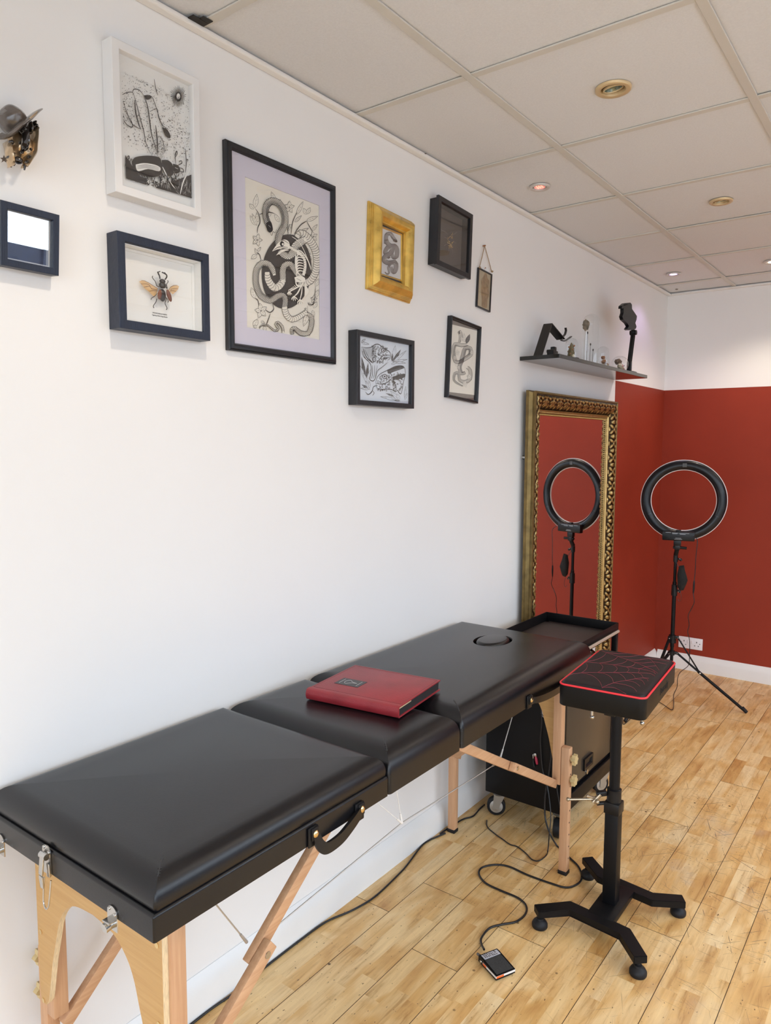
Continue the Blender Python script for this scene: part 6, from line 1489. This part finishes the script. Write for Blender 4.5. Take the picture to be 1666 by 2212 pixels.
# --- 9 thin tall black frame: fine-line snake
ro, pap = box_frame('picture_frame', 'thin black frame with fine ink snake and flowers, above the right end of the table', 2.3455, 2.5715, 1.6855, 1.9890, [(0, .001), (0, .019), (.004, .021), (.007, .017), (.010, .017), (.011, .013), (.011, .001)], BLKF, .005, mat('grey_brown_mount', (.16, .13, .11), .7), .0105, (2.356, 2.561, 1.696, 1.9785), rot=(R(-3.6), 0, 0))
I = Ink(CD, .0058, 1.5)
I.fill([(1082, 1328), (1332, 1390), (1304, 2005), (1056, 1975)], 1)
I.snake([(1150, 1420), (1165, 1400), (1175, 1450), (1160, 1500)], [8, 16, 18, 8], step=8, scalew=1.2)
I.leaf((1225, 1515), (1262, 1420), 40, 0)
I.leaf((1210, 1500), (1205, 1415), 26)
I.snake([(1240, 1520), (1180, 1530), (1120, 1520), (1100, 1590), (1120, 1680), (1160, 1690), (1210, 1660), (1265, 1620), (1262, 1560), (1215, 1560), (1195, 1620), (1180, 1680), (1160, 1740), (1180, 1800), (1215, 1790)], [10, 16, 18, 17, 16, 15, 18, 20, 19, 18, 19, 19, 18, 17, 12], step=9, scalew=1.5, dark=1)
I.snake([(1230, 1740), (1262, 1770), (1262, 1850), (1210, 1880), (1160, 1860), (1150, 1800), (1115, 1800), (1105, 1860), (1140, 1895), (1190, 1920)], [12, 15, 16, 15, 13, 12, 12, 9, 7, 3], step=9, scalew=1.5, dark=1)
for c_, r in (((1210, 1900), 34), ((1275, 1600), 26), ((1135, 1600), 30), ((1110, 1650), 26), ((1150, 1740), 24), ((1250, 1830), 30), ((1180, 1470), 26)): 
    for i in range(5):
        a = 1.2 * i + r; I.leaf(c_, (c_[0] + r * .8 * cos(a), c_[1] + r * sin(a)), r * .5, None, 1, 1.1)
for k in range(14): I.stroke([(1100 + 2 * k, 1570 + 12 * k), (1085 + 2.5 * k, 1578 + 12 * k)], 2, 0, 0)
for k in range(12): I.stroke([(1285 - k, 1590 + 10 * k), (1298 - k * 2, 1596 + 10 * k)], 2, 0, 0)
I.done(ro, PAPERC)

# ================================================================== CERAMIC HEAD on the wall at the left edge
def S(u, v, x=.04): return at(u / 11.06, 200 + v / 11.06, x=x)
sw = S(0, 0); su = (S(100, 0) - S(0, 0)).length / 100; sv = (S(0, 100) - S(0, 0)).length / 100
hd = thing('ceramic_head', 'glazed brown and bronze ceramic head with brimmed hat hung at the left edge', 'wall sculpture', (0.0, S(450, 0).y, S(0, 1850).z), group=None)
GLZ = mat('brown_grey_glaze', (.085, .068, .058), .22, var=.45, vscale=25, coat=.6, bump=.4, bscale=60)
BRZ = mat('bronze_lustre', (.56, .42, .27), .22, .75, var=.4, vscale=40, bump=.5, bscale=80)
DRK = mat('dark_glossy_glaze', (.012, .010, .010), .12, coat=.8)
bm = NB(); blob(bm, S(290, 660, .030), 1, .10, (.034, 275 * su, 330 * sv), 4, 2, 0, 1.8); crown = obj('hat_crown', bm, GLZ, hd, smooth=80)
bm = NB()
def ribbon3(bm, C, wd, th, xs):
    prev = None
    C = smooth_path([S(*c, x) for c, x in zip(C, xs)], 5); n = len(C)
    for i, c in enumerate(C):
        d = (C[min(i + 1, n - 1)] - C[max(i - 1, 0)]).normalized(); u = Vector((1, 0, 0)); v = d.cross(u).normalized()
        t = i / (n - 1); w = wd[0] + (wd[1] - wd[0]) * sin(pi * t); r = [bm.verts.new(c + u * th * cos(a) + v * w * sv * sin(a)) for a in [2 * pi * k / 10 for k in range(10)]]
        if prev:
            for j in range(10): bm.faces.new((prev[j], prev[(j + 1) % 10], r[(j + 1) % 10], r[j]))
        else: bm.faces.new(r)
        prev = r
    bm.faces.new(prev[::-1])
ribbon3(bm, [(-60, 1010), (80, 1060), (220, 1020), (360, 900), (480, 780), (600, 680), (720, 600), (830, 500), (915, 440)], (32, 64), .018, [.03, .04, .05, .055, .055, .052, .05, .045, .04])
obj('hat_brim', bm, GLZ, hd, smooth=80)
bm = NB()
ribbon3(bm, [(700, 625), (790, 555), (880, 475), (905, 455)], (10, 28), .0035, [.072, .068, .06, .056]); obj('brim_highlight', bm, BRZ, hd, smooth=80)
bm = NB(); blob(bm, S(470, 1290, .022), 1, .14, (.030, 270 * su, 420 * sv), 4, 7, 0, 1.6); fc = obj('face_shell', bm, BRZ, hd, smooth=80)
bm = NB(); ribbon3(bm, [(160, 1180), (200, 1350), (230, 1500), (260, 1660), (270, 1760)], (20, 55), .016, [.03, .045, .05, .045, .035]); ribbon3(bm, [(820, 870), (815, 1050), (790, 1250), (770, 1450), (690, 1600), (600, 1760)], (30, 60), .018, [.03, .035, .04, .04, .04, .035]); obj('side_flange', bm, BRZ, fc, smooth=80)
bm = NB(); ribbon3(bm, [(590, 860), (600, 1000), (610, 1150), (600, 1290), (580, 1400)], (30, 62), .016, [.045, .062, .068, .062, .048]); blob(bm, S(560, 930, .055), 1, .3, (.014, 90 * su, 80 * sv), 3, 4); ribbon3(bm, [(690, 720), (720, 850), (700, 1000)], (25, 60), .012, [.035, .045, .04]); obj('beak', bm, DRK, fc, smooth=80)
bm = NB(); blob(bm, S(430, 1620, .046), 1, .2, (.008, 110 * su, 90 * sv), 3, 9)
for (u, v, r) in ((270, 1190, 60), (240, 1330, 48), (250, 1430, 36), (230, 1480, 28), (490, 1210, 44), (520, 1430, 36), (690, 1530, 34), (640, 1650, 34), (725, 1360, 40), (190, 1540, 30)): blob(bm, S(u, v, .048), 1, .3, (.007, r * su, r * sv), 2, u)
obj('dark_hollow', bm, DRK, fc, smooth=80)
bm = NB()
for (u, v, r) in ((800, 740, 44), (850, 800, 46), (790, 830, 40), (870, 860, 36), (820, 710, 30)): blob(bm, S(u, v, .035), 1, .3, (.010, r * su, r * sv * 1.1), 2, u)
obj('rosette', bm, DRK, hd, smooth=80)
bm = NB(); pts = []
for i in range(10):
    a = pi / 2 + pi * i / 5; r = 105 if i % 2 == 0 else 42; pts.append((95 + r * cos(a), 1590 - r * sin(a)))
prism(bm, pts, lambda a, b: S(a, b, .022), lambda a, b: S(a, b, .030)); obj('star', bm, GLZ, hd)
bm = NB()
for (a, b_) in (((255, 1700), (265, 1790)), ((600, 1720), (580, 1855)), ((650, 1700), (655, 1775)), ((340, 1690), (330, 1750))): tube(bm, [S(*a, .035), S(*b_, .033)], .003, 8, rr=[.0032, .0014])
obj('drip', bm, DRK, fc)
